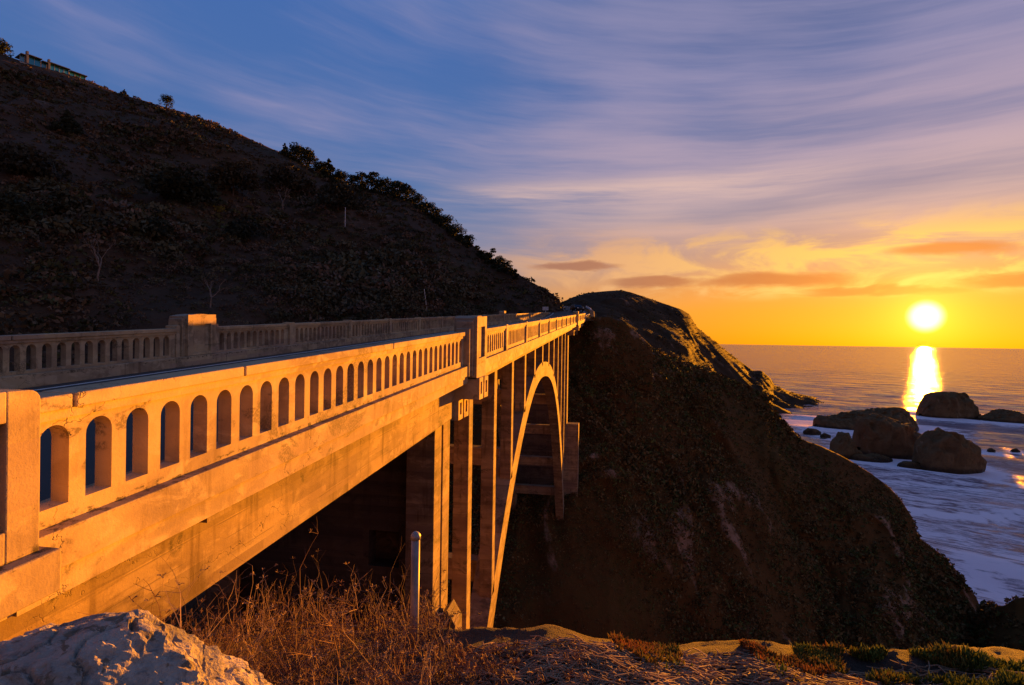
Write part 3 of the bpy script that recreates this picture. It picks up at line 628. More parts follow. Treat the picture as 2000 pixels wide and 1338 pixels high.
def sea():
    na, nr = 300, 420; rr = np.geomspace(12, 70000, nr+1); an = np.radians(np.linspace(-75, 110, na+1))
    X = np.outer(np.sin(an), rr); Y = np.outer(np.cos(an), rr); Z = np.full_like(X, SEA)
    dirs = [(.46, .89, 38, .55), (.30, .95, 61, .7), (.7, .71, 23, .25), (.1, .99, 29, .25)]
    amp = np.clip(1.2-rr/1500, 0, 1)[None, :]
    for (a, b, l, h) in dirs: Z += amp*h*np.sin((X*a+Y*b)*2*np.pi/l+1.3*np.sin((X*b-Y*a)/(l*2.3)))
    foam = np.zeros_like(X)
    for (x, y, r, nm) in rock_pos:
        k = {'sea_stack': 1.0, 'reef': .9, 'skerry': .75}[nm]; d = np.hypot(X-x, Y-y)
        foam = np.maximum(foam, k*np.exp(-np.maximum(0, d-r)/ (9+r*.75)))
    # surf along the headland's foot
    coast = [pt(px, interp(HB, px, 1), interp(HB, px, 2)) for px in range(1480, 1920, 10)]+[sea_at(x, y) for x, y in ((1930, 1175), (1960, 1160), (2000, 1150), (2060, 1140))]
    for p in coast:
        d = np.hypot(X-p.x, Y-p.y); foam = np.maximum(foam, .52*np.exp(-np.maximum(0, d-12)/30)+.42*np.exp(-((d-17)/5)**2)*(.5+.5*np.sin(X*.31+Y*.23)))
    # breaking wave crests (rows of the picture turned into lines on the water)
    for line, wd, hh in (([(1830, 920), (1880, 930), (1940, 942), (2000, 950), (2100, 962)], 4.5, .1), ([(1880, 1130), (1930, 1128), (2000, 1140), (2080, 1150)], 2.2, .2), ([(1700, 985), (1800, 1005), (1900, 1012), (2000, 1010)], 3.5, .5), ([(1560, 830), (1600, 838), (1660, 842)], 6, .5), ([(1880, 880), (1960, 888), (2060, 893)], 4, .6)):
        P = [sea_at(*q) for q in line]; EE = np.zeros_like(X)
        for a, b in zip(P[:-1], P[1:]):
            for s in np.linspace(0, 1, 14):
                c = a.lerp(b, s); EE = np.maximum(EE, np.exp(-((X-c.x)**2+(Y-c.y)**2)/wd**2))
        foam = np.maximum(foam, EE); Z += hh*EE
    foam = np.maximum(foam, .56*np.exp(-np.maximum(0, np.hypot(X, Y)-300)/220)*(np.hypot(X, Y) > 80))
    v = np.stack([X, Y, Z], -1).reshape(-1, 3); idx = np.arange((na+1)*(nr+1)).reshape(na+1, nr+1)
    f = np.stack([idx[:-1, :-1], idx[:-1, 1:], idx[1:, 1:], idx[1:, :-1]], -1).reshape(-1, 4)
    c = np.repeat(foam.reshape(-1, 1), 3, 1)
    tag(npmesh('sea', v, f[:, ::-1], water(), c, smooth=True), kind='structure')
sea()
#PART2
# ================================================================== VEGETATION
def rand_rot(n):
    a = rng.normal(size=(n, 3)); a /= np.linalg.norm(a, axis=1)[:, None]; b = rng.normal(size=(n, 3)); b -= (b*a).sum(1)[:, None]*a; b /= np.linalg.norm(b, axis=1)[:, None]
    return a, b
def leaf_quads(centres, size, tint, flat=.55):
    n = len(centres); a, b = rand_rot(n); s = (size*(rng.uniform(.6, 1.4, n)))[:, None]
    w = s*flat
    v = np.stack([centres-a*s, centres-b*w*.9+a*s*.1, centres+a*s, centres+b*w+a*s*.1], 1).reshape(-1, 3)
    f = np.arange(n*4).reshape(n, 4); c = np.repeat(tint, 4, 0); return v, f, c
TINTS = np.array([(.045, .036, .024), (.058, .046, .034), (.030, .034, .016), (.022, .026, .014), (.07, .055, .045), (.04, .042, .018)])
def scrub(name, verts_grid, count, rmin, rmax, nq, tints, probs, keep=None, lf=.36):
    """ground-cover bushes spread over a hill by area: each one a clump of leaf-sized faces"""
    g = verts_grid; nu, nv = g.shape[:2]; u = rng.uniform(0, nu-1.001, count*4); v = rng.uniform(0, nv-1.001, count*4)
    iu, iv = u.astype(int), v.astype(int); fu, fv = (u-iu)[:, None], (v-iv)[:, None]
    p = g[iu, iv]*(1-fu)*(1-fv)+g[iu+1, iv]*fu*(1-fv)+g[iu, iv+1]*(1-fu)*fv+g[iu+1, iv+1]*fu*fv
    e1 = g[iu+1, iv]-g[iu, iv]; e2 = g[iu, iv+1]-g[iu, iv]; area = np.linalg.norm(np.cross(e1, e2), axis=1)
    dist = np.linalg.norm(p, axis=1); w = area/np.maximum(dist, 30)**1.3
    if keep is not None: w = w*keep(p)
    w = w/np.sort(w)[-max(1, count//8)]; sel = rng.uniform(size=len(w)) < w*.8; p = p[sel][:count]
    n = len(p); r = rng.uniform(rmin, rmax, n)**1.0; cl = np.array([mn.noise(V(x)*.045) for x in p]); r *= np.clip(1+cl*1.2, .5, 1.9)
    k = rng.choice(len(tints), n, p=probs); shift = rng.uniform(.65, 1.35, n)
    d = rng.normal(size=(n, nq, 3)); d /= np.linalg.norm(d, axis=2)[..., None]; d *= rng.uniform(.45, 1, (n, nq, 1))**.5; d[..., 2] = np.abs(d[..., 2])*.75
    c = (p[:, None, :]+d*r[:, None, None]-np.array([0, 0, .15])).reshape(-1, 3)
    lf = lf*np.clip(np.linalg.norm(p, axis=1)/130, .38, 1.0)[:, None]
    tint = (tints[k]*shift[:, None])[:, None, :]*rng.uniform(.7, 1.35, (n, nq, 1)); size = np.repeat((r[:, None]*lf).ravel(), nq)
    vv, ff, cc = leaf_quads(c, size, tint.reshape(-1, 3)); tag(npmesh(name, vv, ff, SCRUB, cc), kind='stuff')
def grid_of(o, nu, nv): 
    a = np.empty(len(o.data.vertices)*3, np.float32); o.data.vertices.foreach_get('co', a); return a.reshape(nu, nv, 3)
GA = grid_of(hillside, 251, 97)[:, :93]; GB = grid_of(headland, 321, 97)[:, :92]; GC = grid_of(farhead, 171, 67)[:, :62]
scrub('hillside_scrub', GA, 20000, .35, 1.25, 22, TINTS*np.array([1.55, 1.35, 1.1]), [.24, .24, .16, .10, .16, .10])
scrub('hillside_thicket', GA[:, 10:70], 1700, 1.2, 2.6, 130, 1.7*np.array([(.036, .034, .019), (.048, .042, .026), (.060, .042, .030)]), [.45, .3, .25],
      keep=lambda p: np.clip((p[:, 2] < 46)*1.0*(np.array([mn.noise(V(x)*.028+V((4, 1, 2))) for x in p])+.25), .02, 1), lf=.17)
scrub('roadside_scrub', GD[:, :31], 900, .25, .8, 14, 1.7*np.array([(.050, .028, .008), (.056, .038, .014), (.034, .038, .010)]), [.4, .3, .3])
scrub('headland_scrub', GB, 34000, .25, .8, 17, 1.9*np.array([(.050, .028, .008), (.056, .038, .014), (.034, .038, .010), (.070, .044, .016)]), [.3, .25, .25, .2], keep=lambda p: np.clip(.62+1.6*np.array([mn.noise(V(x)*.09) for x in p]), .32, 1)*np.where(p[:, 0]/np.maximum(p[:, 1], 1) > .59, .25, 1.0))
scrub('far_headland_scrub', GC[:, 20:], 2600, .5, 1.5, 12, 1.4*np.array([(.045, .038, .018), (.055, .040, .02)]), [.5, .5])

def crown_cloud(blobs, nper, leaf, tint, var=.35):
    cs = []; ts = []
    for (c, r, sq) in blobs:
        d = rng.normal(size=(nper, 3)); d /= np.linalg.norm(d, axis=1)[:, None]; d *= rng.uniform(.25, 1, (nper, 1))**.45; d[:, 2] *= sq
        cs.append(np.array(c)+d*r); ts.append(np.array(tint)[None, :]*rng.uniform(1-var, 1+var, (nper, 1))*rng.uniform(.8, 1.2))
    return leaf_quads(np.concatenate(cs), leaf, np.concatenate(ts))
def tree(kind, base, h, w, label, cat='tree', tint=(.020, .026, .012), lean=0.0, group=None, loc_nm='tree'):
    R = random.Random(hash((round(base[0], 2), round(base[1], 2))) & 0xffff); root = thing(loc_nm, label, cat, base, group)
    tk = MB(); top = V((lean*h*.5, 0, h*.86)); path = [V((0, 0, -.6)), V((lean*h*.1, .02*h, h*.3)), V((lean*h*.3, 0, h*.6)), top]
    tk.tube(path, [h*.03, h*.026, h*.018, h*.006], 7); blobs = []
    if kind == 'conifer':
        L = 8
        for i in range(L):
            q = i/(L-1); z = h*(.14+.8*q); r = w*.5*(1-q)**.8+.05*w
            for k in range(5 if q < .75 else 2):
                a = R.uniform(0, 6.28); rr = r*R.uniform(.35, .95); tip = V((math.cos(a)*rr+lean*z*.5, math.sin(a)*rr, z-rr*.18)); blobs.append((tip, w*.16*(1.15-q*.7), .55))
                tk.tube([V((lean*z*.5, 0, z)), tip], [h*.01, h*.004], 4)
        blobs.append(((lean*h*.5, 0, h*.96), w*.07, 1.6))
    else:
        n = {'round': 13, 'wind': 13, 'layer': 15}[kind]
        for i in range(n):
            a = R.uniform(0, 6.28); q = R.uniform(.25, 1) if kind != 'layer' else (i % 4)/3*.75+.25
            rr = w*.46*R.uniform(.2, 1)*(1.1-.6*q); z = h*(.10+.74*q); tip = V((math.cos(a)*rr+lean*z*.7, math.sin(a)*rr, z)); sq = .75 if kind == 'round' else .42
            blobs.append((tip, w*R.uniform(.18, .30), sq)); st = path[1].lerp(path[2], min(1, q)); tk.tube([st, st.lerp(tip, .5)+V((0, 0, -.03*h)), tip], [h*.016, h*.011, h*.004], 5)
    t_ = tk.build('trunk', BARK, root)
    nper = int(90 if h < 4 else 120); v, f, c = crown_cloud(blobs, nper, max(.09, w*.038), tint); npmesh('crown', v, f, SCRUB, c, parent=root)
    return root
def ridge_base(px, dy=3): return pt(px, interp(HA, px, 1)+dy, interp(HA, px, 2)-.5)
def mpx(px, n): return n*interp(HA, px, 2)/FPX
GR = 'trees along the hillside skyline'
for (kind, px, hp, wp, lean, label) in [
    ('round', -4, 24, 48, .1, 'dark bushy tree at the left edge of the picture, left of the hilltop house'),
    ('conifer', 243, 14, 12, 0, 'tiny upright tree on the bare ridge between the house and the lone round tree'),
    ('round', 325, 24, 26, .15, 'lone round dark tree standing on the bare open ridge'),
    ('conifer', 556, 24, 16, 0, 'thin spiky conifer, first of the trees where the bare ridge ends'),
    ('layer', 578, 36, 36, .1, 'tall open layered pine, tallest of the skyline clump below the bare ridge'),
    ('layer', 600, 40, 34, .1, 'dense layered pine just downhill of the tallest skyline pine'),
    ('round', 622, 24, 30, .2, 'low round tree ending the first skyline clump, beside a gap of sky'),
    ('conifer', 642, 38, 30, 0, 'broad pointed conifer standing alone after the first skyline clump'),
    ('round', 662, 26, 28, .1, 'low round tree just downhill of the broad pointed conifer'),
    ('layer', 686, 26, 24, .2, 'small layered tree before the tall ragged pine on the skyline'),
    ('layer', 704, 36, 26, .1, 'ragged pine with see-through crown, first of the middle skyline row'),
    ('layer', 724, 40, 30, .15, 'ragged pine with a leaning flat crown in the middle skyline row'),
    ('round', 748, 34, 32, .1, 'full dark tree in the middle skyline row, before the slope steepens'),
    ('layer', 770, 32, 34, .2, 'wide layered tree at the brow where the skyline steepens'),
    ('round', 792, 30, 32, .1, 'round dark tree just below the brow of the skyline'),
    ('round', 812, 24, 28, .2, 'wind-pruned tree on the steep skyline, uppermost of the steep row'),
    ('wind', 832, 22, 28, .3, 'wind-pruned tree second in the steep skyline row'),
    ('wind', 850, 22, 26, .3, 'wind-pruned tree third in the steep skyline row'),
    ('round', 872, 24, 28, .2, 'round shrubby tree halfway down the steep skyline row'),
    ('round', 892, 20, 24, .2, 'round shrubby tree low on the steep skyline row, above the grassy shoulder'),
    ('wind', 912, 16, 22, .3, 'small flat tree last in the steep skyline row'),
    ('layer', 957, 22, 16, .3, 'small windswept tree alone on the lower skyline'),
    ('wind', 974, 18, 18, .4, 'small leaning shrub tree, upper of the pair lowest on the skyline'),
    ('wind', 988, 16, 16, .4, 'small leaning shrub tree, lower of the pair lowest on the skyline')]:
    b = ridge_base(px); tree(kind, b, mpx(px, hp), mpx(px, wp*(1.35 if px > 500 else 1.1)), label, 'tree', lean=lean, group=GR, loc_nm={'conifer': 'conifer', 'round': 'broad_tree', 'layer': 'pine_tree', 'wind': 'windswept_tree'}[kind])
def ridge_thicket():
    bl = []
    for i in range(420):
        px = 548+(1010-548)*rng.uniform(0, 1)**1.0
        if mn.noise(V((px*.02, 0, 1)))< -.28: continue
        k = interp(HA, px, 2)/FPX; p = pt(px, interp(HA, px, 1)+rng.uniform(-4, 16), interp(HA, px, 2)-rng.uniform(0, 5)); bl.append((p, k*rng.uniform(5, 11)*(1 if px < 900 else .6), .75))
    v, f, c = crown_cloud(bl, 46, .30, (.026, .030, .014)); tag(npmesh('ridge_thicket', v, f, SCRUB, c), kind='stuff')
ridge_thicket()
def on_hill(px, py): return hit(px, py, (bvA,))
for (kind, px, py, hp, wp, tint, label) in [
    ('conifer', 130, 262, 52, 46, (.016, .020, .012), 'dark broad conifer alone high on the open brown slope below the house'),
    ('round', 45, 345, 60, 110, (.020, .019, .012), 'wide dark tree at the far left of the slope, upper one at the edge'),
    ('round', 20, 432, 60, 90, (.015, .019, .011), 'dark rounded tree at the left edge, above the grey bushes'),
    ('layer', 350, 400, 70, 120, (.014, .016, .009), 'spreading dark tree in the middle of the slope, left of the yellow bush'),
    ('round', 455, 380, 66, 90, (.024, .019, .010), 'dark brownish tree with a yellow bush at its top right, middle of the slope'),
    ('layer', 560, 378, 60, 90, (.028, .024, .015), 'spreading tree behind the pale bare trunk, below the first skyline clump'),
    ('layer', 660, 410, 56, 80, (.022, .022, .014), 'dark tree just left of the white pole on the slope'),
    ('round', 300, 470, 50, 80, (.016, .018, .010), 'dark low tree above the pale bare branches on the left slope'),
    ('round', 480, 470, 46, 76, (.013, .015, .009), 'black-green low tree in the deepest shade at the middle of the slope'),
    ('layer', 120, 420, 50, 90, (.022, .022, .012), 'dark spreading tree on the left slope, above the pale bare branches')]:
    p = on_hill(px, py)
    if p: k = p.dot(Fw)/FPX; tree(kind, p, hp*k*.85, wp*k*1.15, label, 'tree', tuple(1.7*c for c in tint), .05, 'trees scattered on the dark slope', {'conifer': 'conifer', 'round': 'broad_tree', 'layer': 'pine_tree'}[kind])
for (px, py, w, label) in [(425, 418, 26, 'bright yellow-green bush at the middle of the dark slope'), (357, 372, 16, 'small dull yellow bush above the spreading dark tree'), (250, 390, 34, 'orange-brown bush on the left part of the slope'), (470, 336, 34, 'faint golden bush high on the slope below the skyline pines'), (38, 372, 40, 'rust-brown bush near the left edge of the slope')]:
    p = on_hill(px, py)
    if p:
        k = p.dot(Fw)/FPX*w; tn = {425: (.20, .15, .02), 357: (.13, .10, .025), 250: (.12, .075, .022), 470: (.10, .062, .02), 38: (.12, .06, .03)}[px]
        v, f, c = crown_cloud([((rng.normal()*.2*k, rng.normal()*.2*k, k*.3+rng.uniform(0, .25)*k), k*.32, .8) for _ in range(4)], 60, k*.06, tn)
        o = npmesh('bush', v, f, LEAF, c); o.location = p; tag(o, label, 'bush', 'bright bushes on the dark slope')
def bare_tree(base, h, label):
    R = random.Random(int(h*1000)); root = thing('bare_tree', label, 'tree', base, 'pale leafless trees on the slope'); mb = MB(); br = MB()
    def grow(p, d, l, r, dep, m):
        q = p+d*l*.5+V((R.uniform(-1, 1), R.uniform(-1, 1), 0))*l*.06; e = q+d*l*.5+V((R.uniform(-1, 1), R.uniform(-1, 1), .3))*l*.08; m.tube([p, q, e], [r, r*.8, r*.62], 5 if dep < 2 else 3)
        if dep < 5:
            for _ in range(2 if dep else 3):
                nd = (d+V((R.uniform(-1, 1), R.uniform(-1, 1), R.uniform(-.25, .6)))*.75).normalized(); grow(e, nd, l*R.uniform(.6, .85), r*.6, dep+1, br)
    grow(V((0, 0, -.3)), V((.12, 0, 1)).normalized(), h*.36, h*.028, 0, mb); mb.build('trunk', PALEBARK, root); br.build('branches', PALEBARK, root)
for (px, py, hp, lab) in [(190, 548, 80, 'pale leafless tree low on the left slope above the land-side balustrade'), (552, 412, 52, 'pale leafless tree with a forked trunk at the middle of the slope'), (410, 600, 62, 'faint leafless tree just above the land-side balustrade right of the big pylon')]:
    p = on_hill(px, py)
    if p: bare_tree(p, hp*p.dot(Fw)/FPX, lab)

# ================================================================== SMALL THINGS FAR OFF
HW = plain('pale_house_wall', (.42, .40, .38), .8); HR = plain('dark_house_roof', (.035, .045, .055), .6); CHM = plain('chimney_brick', (.10, .10, .13), .85)
def glass():
    m, n, b = material('teal_window_glass'); b.inputs['Base Color'].default_value = (.03, .22, .30, 1); b.inputs['Roughness'].default_value = .12; b.inputs['Metallic'].default_value = .35; return m
GL = glass()
def house():
    axis = ray(1640, 660); axis.z = 0; axis.normalize(); P0 = pt(34, 122, 199)
    side = V((axis.y, -axis.x, 0)); side = side if side.dot(-P0) > 0 else -side
    rz = math.atan2(axis.y, axis.x); root = thing('hilltop_house', 'low modern house with teal windows and two chimneys on the ridge', 'house', P0, None, rz)
    s = 1 if V((-axis.y, axis.x, 0)).dot(side) > 0 else -1         # +s on the local y axis looks at the bridge
    def tof(px):
        k = (px-1000)/FPX; r = V((math.cos(YAW), math.sin(YAW), 0)); fw = V((-math.sin(YAW), math.cos(YAW), 0))
        return (k*P0.dot(fw)-P0.dot(r))/(axis.dot(r)-k*axis.dot(fw))
    t = [tof(x) for x in (31, 42, 47, 73, 85, 89, 128, 143, 161)]; zr = pt(50, 104.5, 200).z-P0.z
    def bx(a, b, y0, y1, z0, z1): return MB().box(a, b, min(s*y0, s*y1), max(s*y0, s*y1), z0, z1)
    w = MB(); w.box(t[1], t[3], -4, 4, -6, .1); bb2 = bx(t[1]+.2, t[8]-.3, -4, .2, -7, zr-.35); bb2.build('wall', HW, root)
    tr = bx(t[0]-.5, t[8]+.4, -4, 2.6, -9, -.25); tr.build('terrace', HW, root, bevel=.03)
    for (a, b, dz, m) in ((t[0], t[1]-.1, -.55, HR), (t[2]+.05, t[3], 0, HR), (t[3]+.01, t[4]-.05, -.5, HR), (t[5]+.05, t[6], 0, HR), (t[6]+.02, t[8], -.35, HR)):
        bx(a, b, -4.5, 1.9, zr-.28+dz, zr+dz).build('roof', m, root, bevel=.03)
        q = bx(a+.15, b-.15, .25, .32, -.2, zr-.3+dz); f = q.build('window', GL, root)
        c = MB(); n = max(2, int((b-a)/1.5))
        for i in range(n+1):
            xx = a+.15+(b-a-.3)*i/n; c.box(xx-.05, xx+.05, min(s*.24, s*.37), max(s*.24, s*.37), -.2, zr-.3+dz)
        c.build('window_frame', HW, f)
    for a, b, hh in ((t[1]+.05, t[2]-.02, 1.05), (t[4], t[5], .95)): bx(a, b, .4, 1.6, -1, zr+hh).build('chimney', CHM, root, bevel=.02)
    bx(t[5]+.3, t[6]-.4, 2.3, 2.36, -.2, .55).build('balcony_glass', GL, root)
house()
WH = plain('pale_weathered_metal', (.50, .49, .50), .5)
p = on_hill(674, 443); k = p.dot(Fw)/FPX
def pole(nm, p, top, r, lab):
    root = thing(nm, lab, 'pole', p, 'poles on the slope behind the bridge'); MB().tube([(0, 0, -.5), tuple(top)], [r, r*.8], 8).build('shaft', WH, root); MB().tube([V(top), V(top)+V((0, 0, .12))], [r*1.3, r*.6], 8).build('cap', WH, root)
pole('pole', p, (0, 0, 37*k), .085, 'pale upright pole standing on the dark wooded slope')
p = on_hill(836, 617)
if not p: p = pt(836, 617, 70)
k = p.dot(Fw)/FPX; r = Rt*(-8*k); pole('pole', p, (r.x, r.y, 51*k), .06, 'thin pale leaning pole just behind the land-side balustrade')
# road sign, end marker, guard rail, kerbside blocks at the far end of the bridge
sg = thing('road_sign', 'small road sign with two pale panels at the far end of the bridge', 'sign', (-12.5, 108.5, 4.7))
MB().box(-.04, .04, -.04, .04, -.6, 2.3).build('post', WH, sg)
for a in (-.62, .04): MB().box(a, a+.55, -.07, -.045, 1.55, 2.25).build('sign_panel', plain('sign_back', (.45, .44, .47), .5), sg, bevel=.005)
em = thing('marker_post', 'short white marker post where the land-side balustrade ends', 'post', (-12.0, 111.6, 4.9)); MB().tube([(0, 0, -.4), (0, 0, .95)], .11, 10).build('post', WH, em); MB().tube([(0, 0, .95), (0, 0, 1.05)], [.12, .05], 10).build('cap', WH, em)
gr = thing('guardrail', 'grey metal guardrail continuing the road edge beyond the bridge', 'guardrail', (0, 0, 0))
gp = []
for i, (y, x, z) in enumerate(cl[:6]):
    gp.append(V((x+4.25+i*.12, y+.6, z)))
bm_ = MB()
for dz in (.42, .56, .70): bm_.tube([q+V((0, 0, dz)) for q in gp], .09, 6)
bm_.build('beam', WH, gr)
for a, b in zip(gp[:-1], gp[1:]):
    for s in (0, .33, .66): q = a.lerp(b, s); MB().box(q.x+.08, q.x+.2, q.y-.06, q.y+.06, q.z-.6, q.z+.78).build('post', BARK, gr)
kb = MB().prism([(-.45, -.5), (.45, -.5), (.38, .55), (.2, .8), (-.3, .8)], -.7, .7, 'y').build('concrete_block', CONC, None, bevel=.04); kb.location = pt(1156, 614, 99); tag(kb, 'pale concrete block beside the guardrail just past the bridge end', 'block')
# the car on the far road
def car():
    bvR = BVHTree.FromPolygons([v.co for v in road.data.vertices], [tuple(p.vertices) for p in road.data.polygons])
    p = bvR.ray_cast(V((0, 0, 0)), ray(1127, 609.3).normalized())[0] or V((-10.5, 126, 6.8))
    root = thing('car', 'black car with its windscreen catching the sky on the far road bend', 'car', p, None, math.radians(24))
    BK = plain('black_car_paint', (.012, .012, .014), .25, .3, .1); GLS, n, b = material('car_glass'); b.inputs['Base Color'].default_value = (.05, .06, .08, 1); b.inputs['Roughness'].default_value = .05; b.inputs['Metallic'].default_value = .6
    RB = plain('tyre_rubber', (.02, .02, .02), .9); LT = plain('headlight_glass', (.6, .6, .6), .2)
    side = [(-2.1, .35), (-2.15, .75), (-1.95, .95), (-1.1, 1.02), (-.45, 1.5), (.6, 1.56), (1.5, 1.45), (2.0, 1.0), (2.1, .8), (2.1, .35)]
    body = MB(); body.prism(side, -.86, .86, 'x', lambda x, y, z: (x*(1 if z < 1.1 else .84), y, z)); body.build('body', BK, root, bevel=.06)
    w = MB().add([(-.66, -1.06, 1.06), (.66, -1.06, 1.06), (.60, -.5, 1.47), (-.60, -.5, 1.47)], [(0, 1, 2, 3)])
    for v in range(4): w.v[v] = (w.v[v][0], w.v[v][1]-.035, w.v[v][2]+.03)
    w.build('windscreen', GLS, root)
    for x in (-1, 1):
        MB().box(min(x*.79, x*.80), max(x*.79, x*.80), -.4, 1.2, 1.08, 1.4).build('side_window', GLS, root)
        MB().box(x*.62-.16, x*.62+.16, -2.18, -2.1, .68, .82).build('headlight', LT, root)
        for y in (-1.35, 1.3):
            q = MB().tube([(x*.68, y, .34), (x*.88, y, .34)], .34, 18).build('wheel', RB, root); MB().tube([(x*.87, y, .34), (x*.895, y, .34)], .2, 12).build('rim', WH, q)
car()

# ================================================================== FOREGROUND
def boulder_mat():
    m, n, b = material('pale_boulder'); p = n.new('ShaderNodeNewGeometry').outputs['Position']
    a = n.noise(p, 3.2, 6, .62, .8); f = n.noise(p, 16, 6, .7, .5); g = n.noise(p, 90, 3, .7)
    c = n.mix(n.step(a, .34, .64), (.17, .15, .13), (.40, .345, .285)); c = n.mix(n.m('MULTIPLY', n.step(f, .52, .68), .7), c, (.085, .08, .08)); c = n.mix(n.m('MULTIPLY', n.step(g, .55, .75), .4), c, (.5, .47, .44)); c = n.mix(n.m('MULTIPLY', n.step(n.noise(p, 7, 5, .65, 1.5), .57, .62), .75), c, (.11, .085, .05))
    n.put(b.inputs['Base Color'], c); b.inputs['Roughness'].default_value = .9; b.inputs['Specular IOR Level'].default_value = .2
    bump(n, b, n.m('ADD', n.m('MULTIPLY', f, 1.4), n.m('MULTIPLY', g, .35)), .9, .02); return m
def boulder():
    bm = bmesh.new(); bmesh.ops.create_icosphere(bm, subdivisions=7, radius=1)
    ax = Rt.copy(); ax.z = 0; ax.normalize(); fd = V((-ax.y, ax.x, 0))
    R = random.Random(5); planes = [(V((.10, -.62, .78)).normalized(), .70), (V((.62, -.2, .76)).normalized(), .74), (V((-.45, -.15, .88)).normalized(), .76), (V((.2, .85, .5)).normalized(), .72)]
    for _ in range(26): planes.append((V((R.gauss(0, 1), R.gauss(0, 1), R.gauss(.3, .8))).normalized(), R.uniform(.68, .86)))
    for v in bm.verts:
        n = v.co.normalized(); r = 1.0
        for (d, k) in planes:
            q = n.dot(d)
            if q > .05: r = min(r, k/q)
        p = n*r; s = p*1.5; w = s+V((mn.noise(s*2), mn.noise(s*2+V((7, 0, 0))), mn.noise(s*2+V((0, 9, 0)))))*.35
        lay = (w.z*3.1+w.x*1.3) % 1.0; r2 = .022*(lay if lay < .8 else (1-lay)*4)          # worn bedding steps
        r2 += .03*fbm(s, 1.1, 3)+.020*fbm(w, 3.2, 7)+.015*fbm(s, 8, 6)+.008*fbm(s, 25, 4)
        ck = abs(mn.noise(w*1.6+V((9, 2, 7)))); r2 -= .05*max(0, 1-ck/.035)
        pk = mn.noise(w*5+V((3, 3, 1))); r2 -= .05*max(0, pk-.25)
        v.co = p+n*r2
    for v in bm.verts:
        c = v.co.copy(); v.co = ax*(c.x*.90)+fd*(c.y*.60)+V((0, 0, c.z*.52))
    me = bpy.data.meshes.new('boulder'); bm.to_mesh(me); bm.free(); o = bpy.data.objects.new('boulder', me); COL.objects.link(o); me.materials.append(boulder_mat())
    o.location = pt(105, 1462, 1.94); tag(o, 'pale grey rough boulder in the near left corner below the balustrade', 'boulder')
boulder()
# galvanised pipe post with a domed cap
b0 = pt(808, 1300, 3.45); b1 = pt(812, 1046, 3.45)
GALV = plain('galvanised_pipe', (.20, .185, .19), .5, .3, .3, 9)
pr = thing('pipe_post', 'grey metal pipe post with a domed cap standing on the bank', 'post', b0)
tp = b1-b0; MB().tube([V((0, 0, -.25)), tp], .0275, 24).build('pipe', GALV, pr, smooth=True)
cp = MB(); cp.tube([tp+V((0, 0, z)) for z in (-.022, 0, .003, .012, .020, .025, .027)], [.0325, .0325, .031, .027, .019, .010, .002], 24); cp.build('cap', GALV, pr, smooth=True)
STEM = plain('dry_stems', (.125, .056, .031), .85, 0, .5, 3.0); STEM2 = plain('bleached_stems', (.25, .155, .09), .85, 0, .3, 5.0)
def brush():
    R = random.Random(11); A = MB(); B = MB()
    def stem(p, d, l, r, dep, mb, n=4):
        pts = [p]; q = p.copy(); dd = d.copy()
        for i in range(n):
            dd = (dd+V((R.uniform(-1, 1), R.uniform(-1, 1), R.uniform(-.5, .35)))*.24).normalized(); q = q+dd*(l/n); pts.append(q.copy())
        mb.tube(pts, [r*(1-.6*i/n) for i in range(n+1)], 4 if r > .0025 else 3, cap=False)
        if dep > 0:
            for _ in range(R.randint(2, 4)):
                i = R.randint(1, n); e = (V((R.uniform(-1, 1), R.uniform(-1, 1), R.uniform(-.1, 1.0)))).normalized()
                stem(pts[i], (dd*.5+e).normalized(), l*R.uniform(.3, .6), r*.62, dep-1, mb, 3)
        elif R.random() < .28 and r < .0022:
            for _ in range(5): e = V((R.uniform(-1, 1), R.uniform(-1, 1), R.uniform(.1, 1))).normalized(); mb.tube([pts[-1], pts[-1]+e*.018, pts[-1]+e*.026+V((0, 0, -.004))], [.0012, .002, .003], 3, cap=False)
    for i in range(1050):
        cx = R.uniform(-2.35, .05) if i < 950 else R.uniform(-.6, .45); d = R.uniform(2.15, 4.3)
        if cx > -.45: d = R.uniform(2.5, 3.1)
        if (cx+1.45)**2*1.1+(d-1.9)**2 < .25: continue
        g = ground(cx, d); dense = 1.0 if cx < -.35 else .5
        tall = R.random() < .13
        h = (R.uniform(.34, .60) if tall else R.uniform(.12, .36))*dense*float(np.interp(cx, [-1.3, -.9, -.5, 0], [1, .85, .55, .4]))*(1-.25*max(0, -1.6-cx))
        up = V((R.uniform(-1, 1), R.uniform(-1, 1), R.uniform(.25, .9))).normalized() if not tall else V((R.uniform(-.3, .3), R.uniform(-.3, .3), 1)).normalized()
        stem(g-V((0, 0, .03)), up, h*(1.0 if tall else 1.25), R.uniform(.0022, .0042), 2, A if R.random() < .72 else B)
    tag(A.build('dry_brush', STEM, recalc=False), kind='stuff'); tag(B.build('bleached_brush', STEM2, recalc=False), kind='stuff')
    T = MB()
    for i in range(2800):                              # litter of roots and fallen stems over the bank
        cx = R.gauss(.5, .75) if i < 2000 else R.uniform(.6, 3.0); d = R.uniform(2.2, 3.15); g = ground(cx, d)+V((0, 0, .006)); a = R.gauss(-.25, .7); l = R.uniform(.05, .34); pts = []
        for k in range(5):
            s = (k/4-.5)*l; x = cx+math.cos(a)*s+R.uniform(-1, 1)*.012; y = d+math.sin(a)*s*.8; q = ground(x, min(y, 3.3)); pts.append(q+V((0, 0, R.uniform(.004, .028))))
        T.tube(pts, [R.uniform(.0018, .0042)]*5, 4, cap=False)
    tag(T.build('twig_litter', STEM2, recalc=False), kind='stuff')
brush()
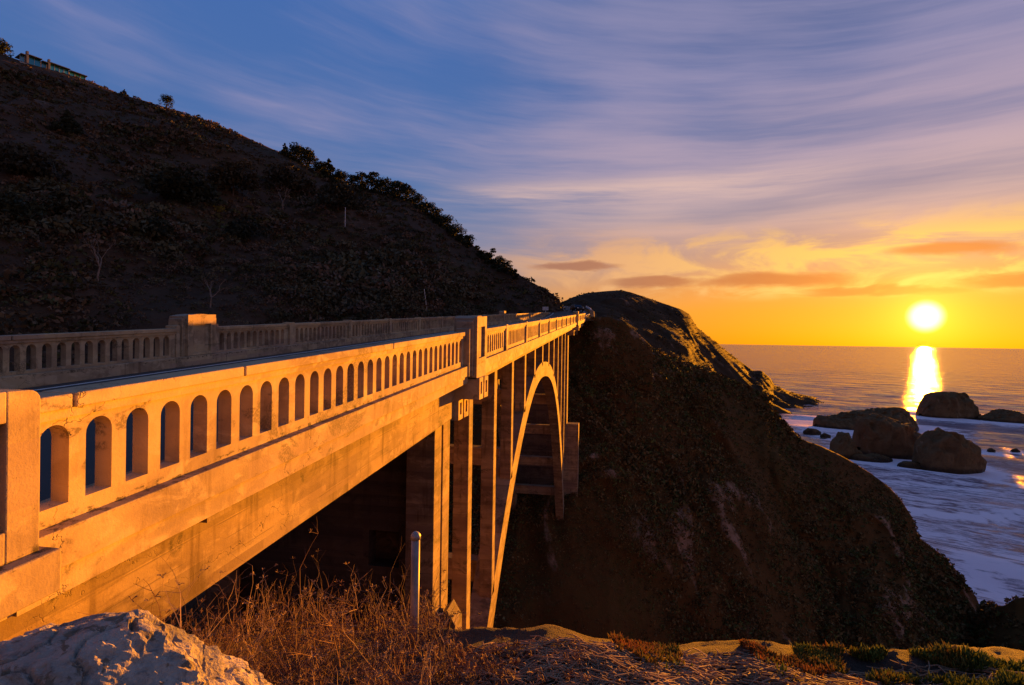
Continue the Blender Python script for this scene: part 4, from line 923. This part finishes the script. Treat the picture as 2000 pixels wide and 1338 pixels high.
def stones():
    R = random.Random(3); v = []; f = []; bs = bmesh.new(); bmesh.ops.create_icosphere(bs, subdivisions=2, radius=1); bv_ = [x.co.copy() for x in bs.verts]; bf_ = [tuple(x.index for x in p.verts) for p in bs.faces]; bs.free()
    for i in range(420):
        g = ground(R.uniform(-.8, 3.2), R.uniform(2.1, 3.15)); r = .006+.022*R.random()**3; a = V((R.uniform(.7, 1.3), R.uniform(.7, 1.3), R.uniform(.5, .8)))*r; o = len(v); sd = V((i*3.1, 0, 0)); rt = Matrix.Rotation(R.uniform(0, 6), 3, 'Z')
        v += [tuple(g+rt@V((c.x*a.x, c.y*a.y, c.z*a.z))*(1+.35*mn.noise(c*1.3+sd))) for c in bv_]; f += [tuple(k+o for k in q) for q in bf_]
    tag(npmesh('loose_stones', np.array(v), np.array(f), plain('loose_stone', (.13, .09, .06), .95, 0, .35, 20)), kind='stuff')
stones()
def ice_plant():
    n = 30000; cx = np.concatenate([rng.uniform(.45, 1.5, n//3), rng.uniform(1.5, 3.6, n-n//3)]); cs = []; ts = []
    out_v = []; out_c = []
    for i in range(n):
        x = cx[i]; cd = np.interp(x, [c[0] for c in CREST], [c[1] for c in CREST])
        m = mn.noise(V((x*2.3, 0, 3.3)))+mn.noise(V((x*6, 1, 3.3)))*.5
        band = .07+.22*max(0, m+.25)+(.13 if x > 2.05 else 0)
        d = cd+.20-abs(rng.normal())*(band+.05)
        if m < -.42 and x < 2.0: continue
        if mn.noise(V((x*4, d*4, 7))) < -.02: continue
        g = ground(x, d); h = rng.uniform(.016, .055)*(.8+.7*max(0, mn.noise(V((x*3, d*3, 2)))+.4)); a = rng.uniform(0, 6.28); tl = rng.uniform(.1, .8)
        tip = g+V((math.cos(a)*tl*h, math.sin(a)*tl*h, h)); w = .0055; s = V((-math.sin(a), math.cos(a), 0))*w; e = V((math.cos(a), math.sin(a), 0))*w
        mid = g.lerp(tip, .55)+V((0, 0, .004))
        out_v += [tuple(g-s*.7), tuple(g+s*.7), tuple(mid+s*1.15), tuple(mid-s*1.15), tuple(mid-s*1.15), tuple(mid+s*1.15), tuple(tip+s*.15), tuple(tip-s*.15), tuple(g+e*1.2), tuple(mid+e*1.6+V((0, 0, .004))), tuple(tip), tuple(mid+s)]
        red = max(0, min(1, .35+.9*mn.noise(V((x*3.1, d*3, 1)))+rng.normal()*.15-(.35 if x > 2 else 0))); gcol = np.array((.10, .13, .025))*(1-red)+np.array((.26, .085, .03))*red; gcol = gcol*rng.uniform(.7, 1.3)
        out_c += [gcol]*12
    v = np.array(out_v); c = np.array(out_c); f = np.arange(len(v)).reshape(-1, 4); tag(npmesh('ice_plant', v, f, LEAF, c), kind='stuff')
ice_plant()
